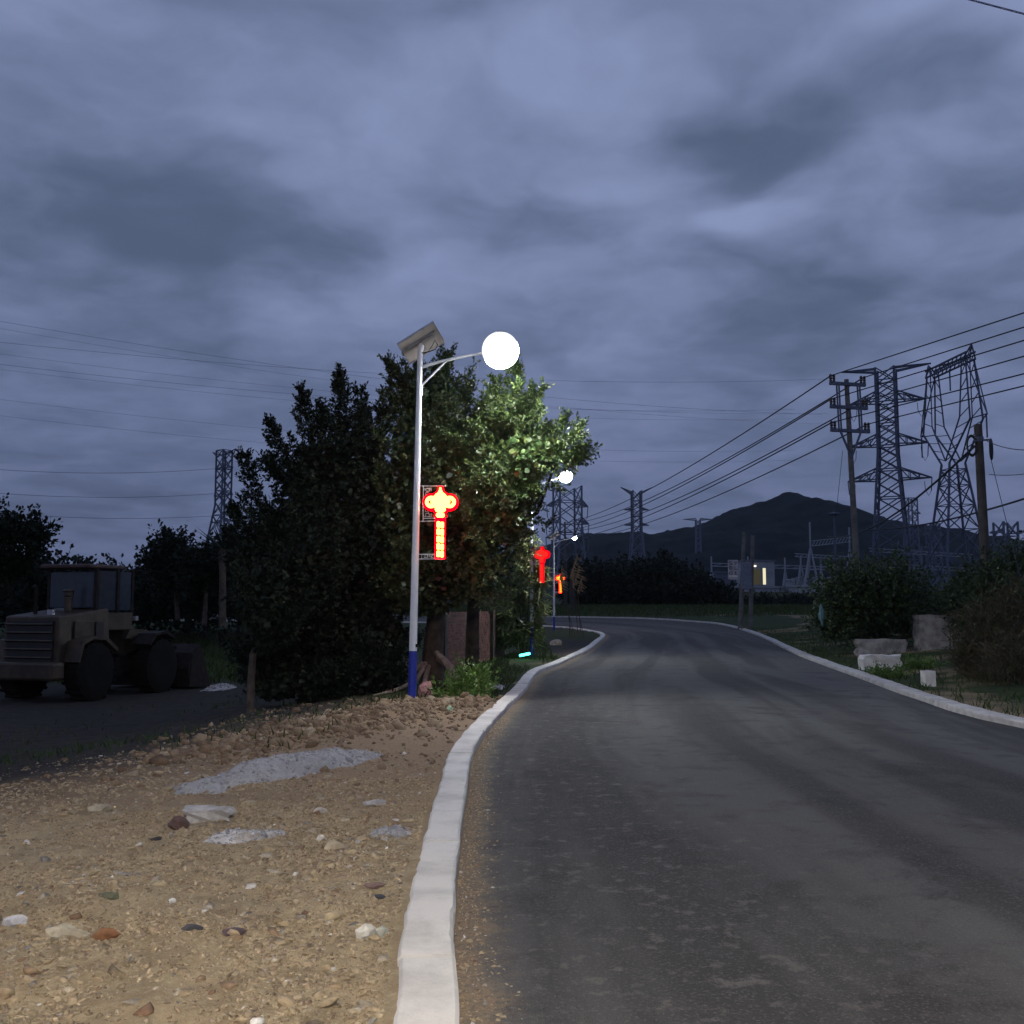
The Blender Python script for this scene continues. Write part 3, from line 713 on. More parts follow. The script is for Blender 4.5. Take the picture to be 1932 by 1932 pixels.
# tree leaning over the road
tC = thing('tree', 'bright green tree branch crown leaning over the kerb toward the road', 'tree', (-.80, 21.0, .05))
lobC = [lobe(935, 850, 60, 85, 17.6, .7), lobe(990, 870, 58, 66, 17.0, .65), lobe(1040, 850, 44, 36, 17.0, .45), lobe(930, 960, 75, 90, 17.5, .8), lobe(955, 950, 38, 60, 17.2, .6), lobe(912, 1050, 36, 80, 17.8, .7),
        lobe(905, 1060, 50, 90, 18.2, .7), lobe(975, 800, 40, 60, 17.4, .5), lobe(1000, 915, 28, 30, 17.2, .4)]
spC = [spire(925, 830, 934, 720, 17.6, 20, 80), spire(955, 800, 972, 688, 17.5, 22, 110), spire(995, 820, 1007, 732, 17.3, 22, 90), spire(1035, 850, 1062, 788, 17.1, 16, 50), spire(1065, 865, 1100, 845, 17.0, 16, 60), spire(1060, 868, 1092, 862, 17.0, 12, 40),
       spire(985, 950, 1010, 925, 17.1, 18, 40), spire(980, 850, 985, 760, 17.4, 20, 60), spire(950, 1030, 965, 1000, 17.6, 16, 40)]
V, F = crown(lobC, spC, 2700, 16, .070, .5, 13, core=.12, up=.45, shr=.66, clump=14)
kind(np_mesh('crown', rel(tC, V), F, M['leaf'], tC), 'stuff')
b = MB(); o_ = Vector(tC.location)
limb(b, [(0, 0, -.2), (0, -.2, .8), (.05, -1.0, 1.8), (.1, -2.2, 2.6), (.2, -3.2, 3.4)], .17, .06, 9)
for (px, py, Y) in ((960, 760, 17.5), (1050, 870, 17.0), (1020, 900, 17.1), (930, 880, 17.6)):
    limb(b, [Vector((.1, -2.2, 2.6)), (P(px, py, Y) - o_) * .8, P(px, py, Y) - o_], .06, .015, 6)
b.build('trunk', M['bark'], tC, True)

# narrow-leaved shrub by the second lamp
def strap_leaves(root, base_pts, n, ln, wd, seed, m, name='foliage', droop=.5, fan=.9, up=.7):
    r = np.random.default_rng(seed); VV = []; FF = []; o = 0
    bp = np.array(base_pts); k = r.choice(len(bp), n); b0 = bp[k, :3] + unit(n, r) * bp[k, 3:4] * (r.random(n)[:, None] ** .5)
    d = unit(n, r) * fan + np.array([0, 0, up]); d /= np.linalg.norm(d, axis=1, keepdims=True)
    side = np.cross(d, unit(n, r)); side /= np.linalg.norm(side, axis=1, keepdims=True)
    L = ln * r.uniform(.6, 1.25, n); K = 5; vs = []
    for i in range(K):
        t = i / (K - 1); c = b0 + d * (L * t)[:, None] + np.array([0, 0, -1]) * (L * droop * t * t)[:, None]
        w = wd * (math.sin(math.pi * min(1, .15 + t * .85)) if t < 1 else .05)
        vs.append(np.stack([c - side * w * .5, c + side * w * .5], 1))
    v = np.stack(vs, 1).reshape(n, K * 2, 3).reshape(-1, 3)
    bi = (np.arange(n) * K * 2)[:, None]
    F = np.concatenate([np.concatenate([bi + 2 * i, bi + 2 * i + 1, bi + 2 * i + 3, bi + 2 * i + 2], 1) for i in range(K - 1)])
    return kind(np_mesh(name, v - np.array(root.location), F, m, root), 'stuff')
tS = thing('shrub', 'shrub of long narrow leaves in front of the second lamp', 'shrub', (.42, 31.75, .05))
pts = []
for (px, py, rr) in ((985, 1060, .55), (1000, 1110, .55), (970, 1120, .5), (1015, 1090, .35), (995, 1030, .4), (960, 1160, .5), (1010, 1150, .4), (985, 1200, .42), (955, 1195, .5), (1004, 1190, .35)):
    pts.append((*P(px, py, 31.75), rr))
strap_leaves(tS, pts, 3800, .36, .055, 5, M['leaf_long'], droop=.4, up=.45)
b = MB()
for i in range(9):
    a = i * .7; limb(b, [(math.cos(a) * .12, math.sin(a) * .12, -.1), (math.cos(a) * .3, math.sin(a) * .25, 1.2), (math.cos(a) * .6, math.sin(a) * .4, 2.4)], .03, .012, 6)
b.build('stem', M['bark'], tS, True)
# reed plumes beside the third lamp
tR = thing('reed', 'dry tan reed plumes fanning out beside the farthest lamp post', 'reed', (3.2, 52, float(h(52)) + .05))
o_ = Vector(tR.location)
for i, (x0, y0, x1, y1) in enumerate(((1040, 1050, 1088, 1048), (1030, 1100, 1060, 1068), (1030, 1100, 1056, 1082), (1045, 1100, 1092, 1068), (1050, 1110, 1098, 1087), (1040, 1120, 1080, 1075))):
    p1 = P(x1, y1, 52) - o_; p0 = Vector((-.3 + .15 * i, .1 * i, 0)); mid = p0.lerp(p1, .6) + Vector((-.2, 0, .5))
    bb = MB(); bb.tube([p0, mid, p1], [.02, .012, .006], 5); st = bb.build('stalk', M['dry'], tR)
    q_ = MB()
    for k in range(26):
        t = .62 + .38 * k / 25; c = mid.lerp(p1, (t - .6) / .4); e = c + Vector((random.uniform(-.05, .35), random.uniform(-.1, .1), random.uniform(-.30, .05)))
        q_.tube([c, e], [.035, .006], 3)
    q_.build('plume', M['plume'], st)

# small leafy shrub at the mound
def small_bush(label, loc, lobes, n, ln, m, seed, cat='shrub', ratio=.45, name='shrub', group=None, per=12, up=.6, core=.12):
    t = thing(name, label, cat, loc, 0, group)
    V, F = crown(lobes, [], n, per, ln, ratio, seed, up=up, core=core)
    kind(np_mesh('foliage', rel(t, V), F, m, t), 'stuff')
    b = MB(); o = Vector(loc)
    for i, l in enumerate(lobes):
        c = Vector(l[0]) - o; limb(b, [Vector((.05 * i - .1, 0, -.1)), c * .5 + Vector((0, 0, .02)), c], .02, .006, 5)
    b.build('stem', M['bark'], t, True)
    return t
small_bush('small bright green shrub growing between the soil mound and brick wall', tuple(G(885, 1325)), [lobe(885, 1290, 28, 32, 17.2, .28), lobe(870, 1312, 34, 18, 16.9, .25), lobe(900, 1300, 22, 24, 17.2, .2)], 260, .075, M['leaf_bright'], 31)

# brick wall
def brick_wall():
    a = Vector((-1.75, 24.3, 0)); bq = Vector((-.22, 33.2, 0)); L = (bq - a).length; d = (bq - a) / L; ang = math.atan2(d.y, d.x)
    w = thing('brick_wall', 'old red brick wall behind the tree trunks beside the verge', 'wall', (a.x, a.y, -.02), ang)
    Hh = 1.52; bl, bh, bw, j = .24, .06, .11, .012
    MB().box((L / 2, bw / 2 + .02, Hh / 2 - .1), (L - .05, bw, Hh + .1)).build('mortar_core', M['mortar'], w)
    me = {}
    def brick_mesh(k):
        b = MB().box((0, 0, 0), (bl, .05, bh)); m2 = mat('brick_tone', [(.20, .075, .055), (.15, .06, .05), (.24, .10, .075), (.12, .055, .05)][k], .9, var=.2, scale=9)
        me_ = bpy.data.meshes.new('brick'); me_.from_pydata(b.v, [], b.f); me_.materials.append(m2); return me_
    for k in range(4): me[k] = brick_mesh(k)
    items = []
    for r_ in range(int(Hh / (bh + j))):
        for c in range(int(L / (bl + j))):
            x = (c + .5 + (.5 if r_ % 2 else 0)) * (bl + j)
            if x > L - .15: continue
            top_cut = Hh - (0.30 if 2.9 < x < 3.6 else 0) - .05 * math.sin(x * 2.3)
            z = (r_ + .5) * (bh + j)
            if z > top_cut: continue
            items.append((x, z))
    items.sort(key=lambda t: t[0] - t[1] * .2)
    for (x, z) in items[:300]:
        o = bpy.data.objects.new('brick', me[random.randrange(4)]); COL.objects.link(o); o.parent = w
        o.location = (x, -.012 + random.uniform(-.006, .006), z)
    far = MB()
    for (x, z) in items[300:]: far.box((x, -.012 + random.uniform(-.006, .006), z), (bl, .05, bh))
    kind(far.build('brick_courses', M['brick'], w), 'stuff')
    for x in (.35, 3.55, 6.4):
        MB().box((x, -.06, Hh / 2), (.22, .13, Hh + .06)).build('pier', M['bark'], w)
brick_wall()

# green streak, shaped like a lens ghost, added as a glowing bar
tt = thing('ghost_streak', 'short glowing pale green bar, like a lens ghost, in the verge grass', 'ghost streak', tuple(G(990, 1249) + Vector((0, 0, .13))))
MB().tube([(-.155, 0, .05), (-.15, 0, .052), (.15, 0, .115), (.155, 0, .116)], [.02, .036, .036, .02], 12).build('glow_bar', emit('green_ghost_glow', (.06, 1.0, .6), 9.0), tt, True)
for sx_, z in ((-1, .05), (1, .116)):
    MB().tube([(sx_ * .155, 0, z), (sx_ * .175, 0, z + sx_ * .004)], .03, 10).build('bar_end', M['galv'], tt, True)

# ------------------------------------------------------------------ stones
def ico():
    t = (1 + 5 ** .5) / 2
    v = np.array([(-1, t, 0), (1, t, 0), (-1, -t, 0), (1, -t, 0), (0, -1, t), (0, 1, t), (0, -1, -t), (0, 1, -t), (t, 0, -1), (t, 0, 1), (-t, 0, -1), (-t, 0, 1)], float)
    v /= np.linalg.norm(v[0])
    f = np.array([(0, 11, 5), (0, 5, 1), (0, 1, 7), (0, 7, 10), (0, 10, 11), (1, 5, 9), (5, 11, 4), (11, 10, 2), (10, 7, 6), (7, 1, 8), (3, 9, 4), (3, 4, 2), (3, 2, 6), (3, 6, 8), (3, 8, 9), (4, 9, 5), (2, 4, 11), (6, 2, 10), (8, 6, 7), (9, 8, 1)])
    return v, f
IV, IF = ico()
def stone_field(name, XYZ, size, m, seed, flat=.6, parent=None):
    r = np.random.default_rng(seed); n = len(XYZ)
    jit = r.uniform(.35, 1.4, (n, 12, 1)); sc = np.stack([r.uniform(.75, 1.35, n), r.uniform(.6, 1.1, n), r.uniform(flat * .6, flat * 1.25, n)], 1)[:, None, :]
    v = IV[None] * jit * sc * size[:, None, None]
    a = r.uniform(0, 6.283, n); ca, sa = np.cos(a)[:, None], np.sin(a)[:, None]
    tl = r.normal(0, .25, n)[:, None]
    x, y, z = v[..., 0], v[..., 1], v[..., 2]; z2 = z + x * tl
    v = np.stack([x * ca - y * sa, x * sa + y * ca, z2], -1) + XYZ[:, None, :]
    F = (IF[None] + (np.arange(n) * 12)[:, None, None]).reshape(-1, 3)
    return np_mesh(name, v.reshape(-1, 3), F, m, parent)
def stonemat(name, stops, rough=.9):
    m = bpy.data.materials.new(name); m.use_nodes = True; t = NT(m.node_tree)
    rp = t.n('ShaderNodeNewGeometry').outputs['Random Per Island']; co = t.n('ShaderNodeTexCoord').outputs['Object']
    nd = t.ramp(rp, stops); nd.node.color_ramp.interpolation = 'LINEAR'
    c = t.mix(1.0, nd, t.ramp(t.noise(co, 60, 4, .7), [(.3, .7), (.7, 1.2)]), 'MULTIPLY')
    b = t.n('ShaderNodeBsdfPrincipled', ins={'Base Color': c, 'Roughness': rough, 'Specular IOR Level': .2})
    t.n('ShaderNodeOutputMaterial', ins={0: b.outputs[0]}); return m
M['rubble'] = stonemat('mixed_rubble', [(0, (.24, .18, .11)), (.25, (.33, .255, .16)), (.55, (.41, .33, .21)), (.76, (.34, .25, .155)), (.84, (.18, .105, .065)), (.90, (.45, .39, .29)), (.955, (.12, .105, .095)), (.985, (.55, .52, .46)), (1, (.70, .68, .64))])
M['clods'] = stonemat('soil_clods', [(0, (.15, .098, .06)), (.5, (.215, .15, .095)), (.85, (.27, .20, .13)), (1, (.36, .29, .20))])
M['grey_gravel'] = stonemat('grey_gravel', [(0, (.24, .235, .235)), (.6, (.35, .345, .345)), (1, (.46, .455, .45))])
def scatter(n, xr, yr, seed, keep):
    r = np.random.default_rng(seed); x = r.uniform(*xr, n); y = r.uniform(yr[0], yr[1], n)
    k = keep(x, y, r); x, y = x[k], y[k]; return x, y
def left_of_kerb(x, y, mg=.30):
    xl = np.interp(y, LE[:200, 1], LE[:200, 0]); return x < xl - mg
def kp(x, y, r):
    xe = np.interp(y, XE_Y, XE_X)
    dens = np.clip(.25 + 1.1 * fbm(x, y, 1.3, 3, 21) + .25, .05, 1) * np.interp(y, [2, 8, 9.6, 12], [1, .9, .35, .2])
    return left_of_kerb(x, y) & (r.random(len(x)) < dens * np.clip(1 + (x - xe) / 2.8, 0, 1))
x, y = scatter(120000, (-6.5, .2), (2.4, 12), 41, kp)
sz = np.exp(np.random.default_rng(5).normal(math.log(.0078), .70, len(x))); sz = np.clip(sz, .005, .046)
def ks(x, y, r):
    xe = np.interp(y, XE_Y, XE_X)
    return left_of_kerb(x, y, .28) & (r.random(len(x)) < np.clip(.35 + 1.2 * fbm(x, y, 2.2, 3, 51), .03, 1) * np.clip(1 + (x - xe) / 2.0, 0, 1))
M['crumbs'] = stonemat('soil_crumbs', [(0, (.20, .15, .09)), (.5, (.33, .255, .16)), (1, (.46, .37, .245))])
x2, y2 = scatter(120000, (-5.5, .2), (2.4, 9.5), 43, ks)
sz2 = np.clip(np.exp(np.random.default_rng(11).normal(math.log(.0075), .45, len(x2))), .004, .022)
kind(stone_field('soil_crumbs', np.c_[x2, y2, verge_z(x2, y2) + sz2 * .1], sz2, M['crumbs'], 16, .8), 'stuff')
kind(stone_field('rubble', np.c_[x, y, verge_z(x, y) + sz * .02], sz, M['rubble'], 6, .55), 'stuff')
def kc(x, y, r):
    md = np.minimum(seg_d(x, y, (-3.2, 11.6), (-1.5, 15.2)), seg_d(x, y, (-1.5, 15.2), (-.5, 16.2)))
    return left_of_kerb(x, y, .28) & (r.random(len(x)) < np.exp(-(md / .62) ** 2) + .04)
x, y = scatter(26000, (-4.5, .4), (9, 18), 42, kc)
sz = np.clip(np.exp(np.random.default_rng(6).normal(math.log(.024), .55, len(x))), .008, .10)
kind(stone_field('soil_clods', np.c_[x, y, verge_z(x, y) + sz * .1], sz, M['clods'], 7, .75), 'stuff')
# grit swept along the kerb foot on the asphalt
r_ = np.random.default_rng(9); n = 3800
yy = r_.uniform(2.6, 15, n); xx = np.interp(yy, LE[:220, 1], LE[:220, 0]) + np.abs(r_.normal(0, .13, n)) + .01
sz = np.clip(np.exp(r_.normal(math.log(.0055), .45, n)), .003, .016)
kind(stone_field('grit', np.c_[xx, yy, h(yy) + sz * .2 + .002], sz, M['rubble'], 8), 'stuff')

def heap(name, label, cat, a, b, wid, hgt, m, gm, seed, n, sz0):
    """long low heap between ground points a and b, with its own loose stones"""
    a, b = Vector(a), Vector(b); c = (a + b) / 2; d = (b - a); L = d.length; d.normalize(); s = Vector((-d.y, d.x, 0))
    z0 = float(verge_z(c.x, c.y))
    t = thing(name, label, cat, (c.x, c.y, z0))
    nu, nv = 60, 26; uu, vv = np.meshgrid(np.linspace(-1.1, 1.1, nu), np.linspace(-1.2, 1.2, nv))
    X = c.x + d.x * uu * L / 2 + s.x * vv * wid; Y = c.y + d.y * uu * L / 2 + s.y * vv * wid
    rr = np.hypot(uu, vv) + .35 * fbm(X, Y, 2.2, 3, seed)
    def surf(X, Y, rr): return verge_z(X, Y) - .03 + (hgt + .03) * sstep((1.05 - rr) / .8) + .02 * fbm(X, Y, 9, 3, seed + 3) * (rr < 1)
    Z = surf(X, Y, rr)
    ii = np.arange(nv - 1)[:, None] * nu + np.arange(nu - 1)[None]; F = np.stack([ii, ii + 1, ii + nu + 1, ii + nu], -1).reshape(-1, 4)
    o = np_mesh('heap_body', np.c_[X.ravel(), Y.ravel(), Z.ravel()] - np.array(t.location), F, m, t, True)
    r = np.random.default_rng(seed); u = r.uniform(-1, 1, n); v = r.uniform(-1, 1, n)
    X = c.x + d.x * u * L / 2 + s.x * v * wid; Y = c.y + d.y * u * L / 2 + s.y * v * wid
    rr = np.hypot(u, v) + .35 * fbm(X, Y, 2.2, 3, seed); k = rr < 1; X, Y, rr = X[k], Y[k], rr[k]
    sz = np.clip(np.exp(r.normal(math.log(sz0), .4, len(X))), .008, .045)
    kind(stone_field('loose_stones', np.c_[X, Y, surf(X, Y, rr)] - np.array(t.location), sz, gm, seed + 1, .7, t), 'stuff')
    return t
M['cement'] = mat('grey_cement', (.38, .375, .38), .95, var=.12, scale=8, bump=.6, bscale=60)
M['lime'] = mat('white_lime', (.58, .57, .56), .95, var=.2, scale=7, bump=.5, bscale=50, col2=(.36, .31, .25))
heap('gravel_heap', 'low heap of pale grey cement gravel on the brown soil', 'gravel heap', G(325, 1508), G(715, 1424), .48, .13, M['cement'], M['grey_gravel'], 61, 1700, .014)
heap('lime_patch', 'thin streak of spilled white cement on the soil, nearer than the grey heap', 'cement spill', G(345, 1600), G(560, 1570), .20, .03, M['lime'], M['grey_gravel'], 71, 500, .010)
heap('pale_rubble', 'patch of broken pale stone rubble against the left kerb', 'rubble patch', G(690, 1592), G(785, 1580), .22, .03, M['lime'], M['grey_gravel'], 81, 500, .022)

def boulder(name, label, cat, px, py, dims, col, seed, group=None, yaw=0, box=.0, sub=2, sink=.25, rough=.18, m=None, tilt=0):
    import bmesh
    p = G(px, py); z = float(verge_z(p.x, p.y))
    r = np.random.default_rng(seed); bm = bmesh.new()
    if box: bmesh.ops.create_cube(bm, size=2); bmesh.ops.subdivide_edges(bm, edges=bm.edges[:], cuts=3, use_grid_fill=True)
    else: bmesh.ops.create_icosphere(bm, subdivisions=sub, radius=1)
    ph = r.uniform(0, 6, 6)
    for v in bm.verts:
        c = v.co; k = 1 + rough * (math.sin(c.x * 3.1 + ph[0]) * math.sin(c.y * 2.7 + ph[1]) + .6 * math.sin(c.z * 5 + ph[2] + c.x * 4)) + r.normal(0, rough * .22)
        if box: k *= 1 - .10 * (1 - box) * c.length
        v.co = Vector((c.x * k * dims[0] / 2, c.y * k * dims[1] / 2, c.z * k * dims[2] / 2))
    me = bpy.data.meshes.new(name); bm.to_mesh(me); bm.free()
    o = link(name, me, m or mat(name + '_surface', col, .9, var=.18, scale=12, bump=.5, bscale=50))
    o.location = (p.x, p.y, z + dims[2] * (.5 - sink)); o.rotation_euler = (tilt, 0, yaw)
    return tag(o, label, cat, group)
SG = 'loose stones on the soil'
boulder('concrete_chunk', 'flat grey broken concrete chunk lying below the gravel heap', 'concrete chunk', 395, 1552, (.36, .22, .13), (.46, .44, .42), 1, SG, .15, .35, sink=.3, rough=.22)
boulder('stone', 'dark maroon stone beside the flat concrete chunk', 'stone', 338, 1570, (.17, .12, .11), (.12, .07, .06), 2, SG, .4)
boulder('stone', 'large rust-orange brown stone low in the foreground rubble', 'stone', 196, 1868, (.125, .075, .06), (.27, .12, .05), 3, SG, .2)
boulder('stone', 'flat dark slate-grey stone on tan rubble, foreground', 'stone', 361, 1836, (.10, .055, .035), (.07, .07, .075), 4, SG, .25)
boulder('stone', 'flat dark purple stone, farther of the dark foreground pair', 'stone', 440, 1808, (.13, .075, .04), (.11, .075, .08), 5, SG, .2)
boulder('stone', 'rounded pale sandstone lump, lower left foreground', 'stone', 112, 1850, (.14, .10, .08), (.50, .44, .32), 6, SG, .2)
boulder('stone', 'flat pale sandstone half buried beside the rounded pale lump', 'stone', 128, 1878, (.18, .11, .06), (.46, .39, .27), 7, SG, .1, sink=.4)
boulder('stone', 'angular white stone by the kerb in the foreground', 'stone', 687, 1898, (.10, .07, .08), (.66, .63, .55), 8, SG, .6, rough=.24)
boulder('stone', 'pale greenish stone touching the near end of the kerb', 'stone', 718, 1905, (.06, .06, .06), (.46, .46, .38), 9, SG, .3)
boulder('stone', 'blue-black stone left of the kerb', 'stone', 713, 1714, (.075, .05, .035), (.05, .055, .07), 10, SG, .3)
boulder('stone', 'pinkish brown flat stone behind the blue-black one', 'stone', 706, 1697, (.12, .07, .035), (.20, .13, .11), 11, SG, .2)
boulder('stone', 'bluish white stone at the left edge of the tan rubble', 'stone', 28, 1760, (.11, .08, .07), (.58, .58, .60), 12, SG, .2)
boulder('stone', 'white chip with a sharp corner on brown soil', 'stone', 606, 1590, (.075, .06, .06), (.70, .66, .58), 13, SG, .9, rough=.25)
boulder('stone', 'rounded pale quartz stone half buried in brown soil', 'stone', 604, 1543, (.10, .075, .06), (.52, .46, .40), 14, SG, .3)
boulder('stone', 'flat grey-white stone on brown soil, near the kerb', 'stone', 706, 1531, (.22, .12, .045), (.50, .47, .45), 15, SG, .4, sink=.35)
boulder('stone', 'yellowish stone sitting in a hollow of brown soil', 'stone', 470, 1528, (.13, .09, .07), (.40, .32, .20), 16, SG, .3)
boulder('stone', 'pale rough stone in tan rubble, left of the concrete chunk', 'stone', 186, 1545, (.17, .12, .08), (.44, .38, .27), 17, SG, .7)
boulder('stone', 'dark wedge-shaped stone among tan rubble', 'stone', 292, 1590, (.09, .05, .04), (.05, .045, .045), 18, SG, .6)
boulder('stone', 'small bright white pebble in mid-foreground rubble', 'stone', 324, 1734, (.035, .03, .03), (.75, .74, .72), 19, SG, .6)
boulder('stone', 'olive green stone among tan rubble', 'stone', 203, 1720, (.12, .09, .05), (.15, .15, .09), 20, SG, .1, sink=.4)
boulder('stone', 'tan boulder with a pale top, right foreground of the rubble', 'stone', 630, 1610, (.15, .11, .09), (.48, .40, .27), 21, SG, .5)
boulder('stone', 'long buff stone lying beside the kerb edge', 'stone', 630, 1750, (.13, .07, .05), (.50, .40, .24), 22, SG, 1.1)
boulder('rock', 'reddish pink rock standing at the foot of the nearest lamp', 'rock', 802, 1322, (.30, .22, .30), (.34, .19, .18), 23, 'debris around the lamp foot', .4, rough=.22, sink=.15)
boulder('brick_piece', 'broken orange brick against the kerb at the mound', 'brick piece', 900, 1330, (.17, .11, .09), (.46, .16, .07), 24, 'debris around the lamp foot', .3, .9, sink=.2, rough=.06)
boulder('brick_piece', 'smaller orange brick chip on the mound next to the broken brick', 'brick piece', 912, 1340, (.10, .07, .05), (.42, .15, .07), 25, 'debris around the lamp foot', .9, .9, sink=.2, rough=.06)
boulder('stone', 'round grey stone on the crest of the soil mound', 'stone', 889, 1338, (.09, .09, .11), (.26, .24, .26), 26, 'debris around the lamp foot', .3, sink=.2)
boulder('stone', 'smooth white pebble behind the crest of the soil mound', 'stone', 837, 1322, (.12, .07, .05), (.62, .60, .55), 27, 'debris around the lamp foot', .2, sink=.0)
boulder('glass_bit', 'pale green piece of broken glass on the soil mound', 'glass piece', 849, 1356, (.11, .08, .09), (.45, .66, .45), 28, 'debris around the lamp foot', .4, sink=.2)
boulder('plastic_bag', 'crumpled white plastic bag lying in dark grass by the kerb', 'plastic bag', 938, 1306, (.26, .18, .09), (.50, .54, .60), 29, None, .5, rough=.3, sink=.2)
boulder('rock', 'pale jagged rock on the verge close to the road bend', 'rock', 1050, 1220, (.55, .4, .30), (.40, .34, .25), 30, None, .3, rough=.25)
boulder('stone_block', 'long white stone block with rounded end beside the right kerb', 'stone block', 1662, 1268, (1.05, .42, .46), (.6, .58, .55), 31, 'stone blocks on the right verge', -.12, .3, sink=.14, rough=.10, m=M['white_stone'])
boulder('stone_slab', 'long grey stone slab lying behind the white block', 'stone slab', 1664, 1243, (1.6, .35, .55), (.4, .4, .4), 32, 'stone blocks on the right verge', -.05, .6, sink=.12, rough=.09, m=M['slab'])
boulder('concrete_block', 'tall square grey concrete block half covered by dry bush', 'concrete block', 1775, 1243, (1.5, .5, 1.12), (.4, .4, .4), 33, 'stone blocks on the right verge', .03, .95, sink=.05, rough=.035, m=M['slab'])
boulder('marker_stone', 'small white square marker post beside the right kerb', 'marker post', 1752, 1300, (.22, .2, .32), (.6, .58, .55), 34, None, .1, .9, sink=.06, rough=.02, m=M['white_stone'])

# ------------------------------------------------------------------ right verge planting
RB = 'bushes on the right verge'
small_bush('dark green leafy bush behind the stone slabs', tuple(G(1650, 1215)), [lobe(1600, 1130, 60, 55, 33, 1.0), lobe(1660, 1120, 70, 55, 33, 1.2), lobe(1640, 1180, 80, 36, 36, .8), lobe(1710, 1150, 50, 60, 36, 1.0), lobe(1575, 1175, 34, 40, 33, .7)], 1500, .14, M['leaf_bush'], 51, 'bush', group=RB)
small_bush('low green tuft in front of the white stone block', tuple(G(1685, 1272)), [lobe(1662, 1276, 16, 8, 23.2, .15), lobe(1685, 1278, 20, 9, 23.0, .2), lobe(1735, 1258, 30, 9, 25.5, .25)], 200, .07, M['leaf_bright'], 52, 'bush', group=RB)
small_bush('dark bush at the foot of the pole with cable coils', tuple(G(1840, 1225)), [lobe(1860, 1130, 60, 60, 29, 1.0), lobe(1920, 1110, 60, 70, 29, 1.1), lobe(1830, 1150, 40, 50, 32, .9), lobe(1770, 1150, 36, 40, 38, .9)], 1300, .13, M['leaf_bush'], 53, 'bush', group=RB)
tD = thing('dry_bush', 'big brown dry grass bush at the right edge above the kerb', 'bush', tuple(G(1880, 1300)), 0, RB)
pts = [(*P(1870, 1230, 22), .9), (*P(1920, 1180, 22), .9), (*P(1845, 1255, 22.5), .45), (*P(1940, 1260, 20), .8), (*P(1890, 1290, 21), .6), (*P(1868, 1190, 23), .5)]
strap_leaves(tD, pts, 5200, .85, .018, 54, M['dry'], 'stalks', droop=.55, up=1.3)
V, F = crown([lobe(1890, 1220, 80, 80, 22.5, .8), lobe(1940, 1180, 60, 80, 22.5, .8)], [], 500, 10, .10, .5, 55)
kind(np_mesh('foliage', rel(tD, V), F, M['leaf_bush'], tD), 'stuff')
bg_ = boulder('plastic_bag', 'pale turquoise plastic bag hanging at the edge of the bush', 'plastic bag', 1550, 1200, (.18, .12, .55), (.09, .18, .20), 35, None, .4, rough=.28, sub=3)
bg_.location = P(1550, 1160, 31)

# grass blades
def grass(name, x, y, ln, wd, m, seed, z=None):
    r = np.random.default_rng(seed); n = len(x); z = verge_z(x, y) if z is None else z
    b = np.c_[x, y, z - .01]; a = r.uniform(0, 6.283, n); side = np.c_[np.cos(a), np.sin(a), np.zeros(n)]
    lean = np.c_[r.normal(0, .35, n), r.normal(0, .35, n), np.ones(n)]; L = ln * r.uniform(.5, 1.3, n)
    mid = b + lean * (L * .55)[:, None]; tip = b + lean * L[:, None] * np.array([1.5, 1.5, .92])
    v = np.stack([b - side * wd / 2, b + side * wd / 2, mid + side * wd * .4, mid - side * wd * .4, tip, tip + side * .002], 1)
    bi = (np.arange(n) * 6)[:, None]
    F = np.concatenate([bi + np.array([[0, 1, 2, 3]]), bi + np.array([[3, 2, 5, 4]])])
    return kind(np_mesh(name, v.reshape(-1, 3), F, m), 'stuff')
def k1(x, y, r):
    return left_of_kerb(x, y, .35) & (x > np.interp(y, [16, 20, 24, 34, 50], [-2.6, -1.4, -1.4, 0, 1.5])) & (r.random(len(x)) < np.clip(.55 + fbm(x, y, .9, 3, 31), 0, 1)) & ~((np.abs(x - .36) < .45) & (y > 26.5) & (y < 30.5)) & ~((y > 36) & (y < 46) & (x > 1.5))
x, y = scatter(60000, (-3, 4.5), (17.2, 56), 91, k1); grass('grass', x, y, .15, .018, M['grass'], 1)
def k2(x, y, r):
    xr = np.interp(y, RE[:300, 1], RE[:300, 0]); e = x - xr - .34
    return (e > 0) & (r.random(len(x)) < np.exp(-e / 3.0) * np.clip(.5 + 1.2 * fbm(x, y, .8, 3, 33), 0, 1))
x, y = scatter(60000, (6.8, 24), (11, 62), 92, k2); grass('grass', x, y, .15, .022, M['grass'], 2)
def k3(x, y, r): 
    return (~inside(x, y, road_poly)) & (pdist(x, y, RE[::4]) > .6)
x, y = scatter(26000, (-24, 40), (74, 118), 93, k3); grass('grass', x, y, .40, .05, M['grass'], 3)
def k4(x, y, r): return (x < np.interp(y, XE_Y, XE_X) + .6) & (r.random(len(x)) < np.clip(.25 + 1.3 * fbm(x, y, .35, 3, 37), 0, 1))
x, y = scatter(5000, (-9, -1), (11, 24), 94, k4); grass('grass', x, y, .12, .02, M['grass'], 4)
x, y = scatter(20000, (-22, -6), (30, 60), 95, lambda x, y, r: r.random(len(x)) < .8); grass('grass', x, y, .30, .04, M['grass'], 5)

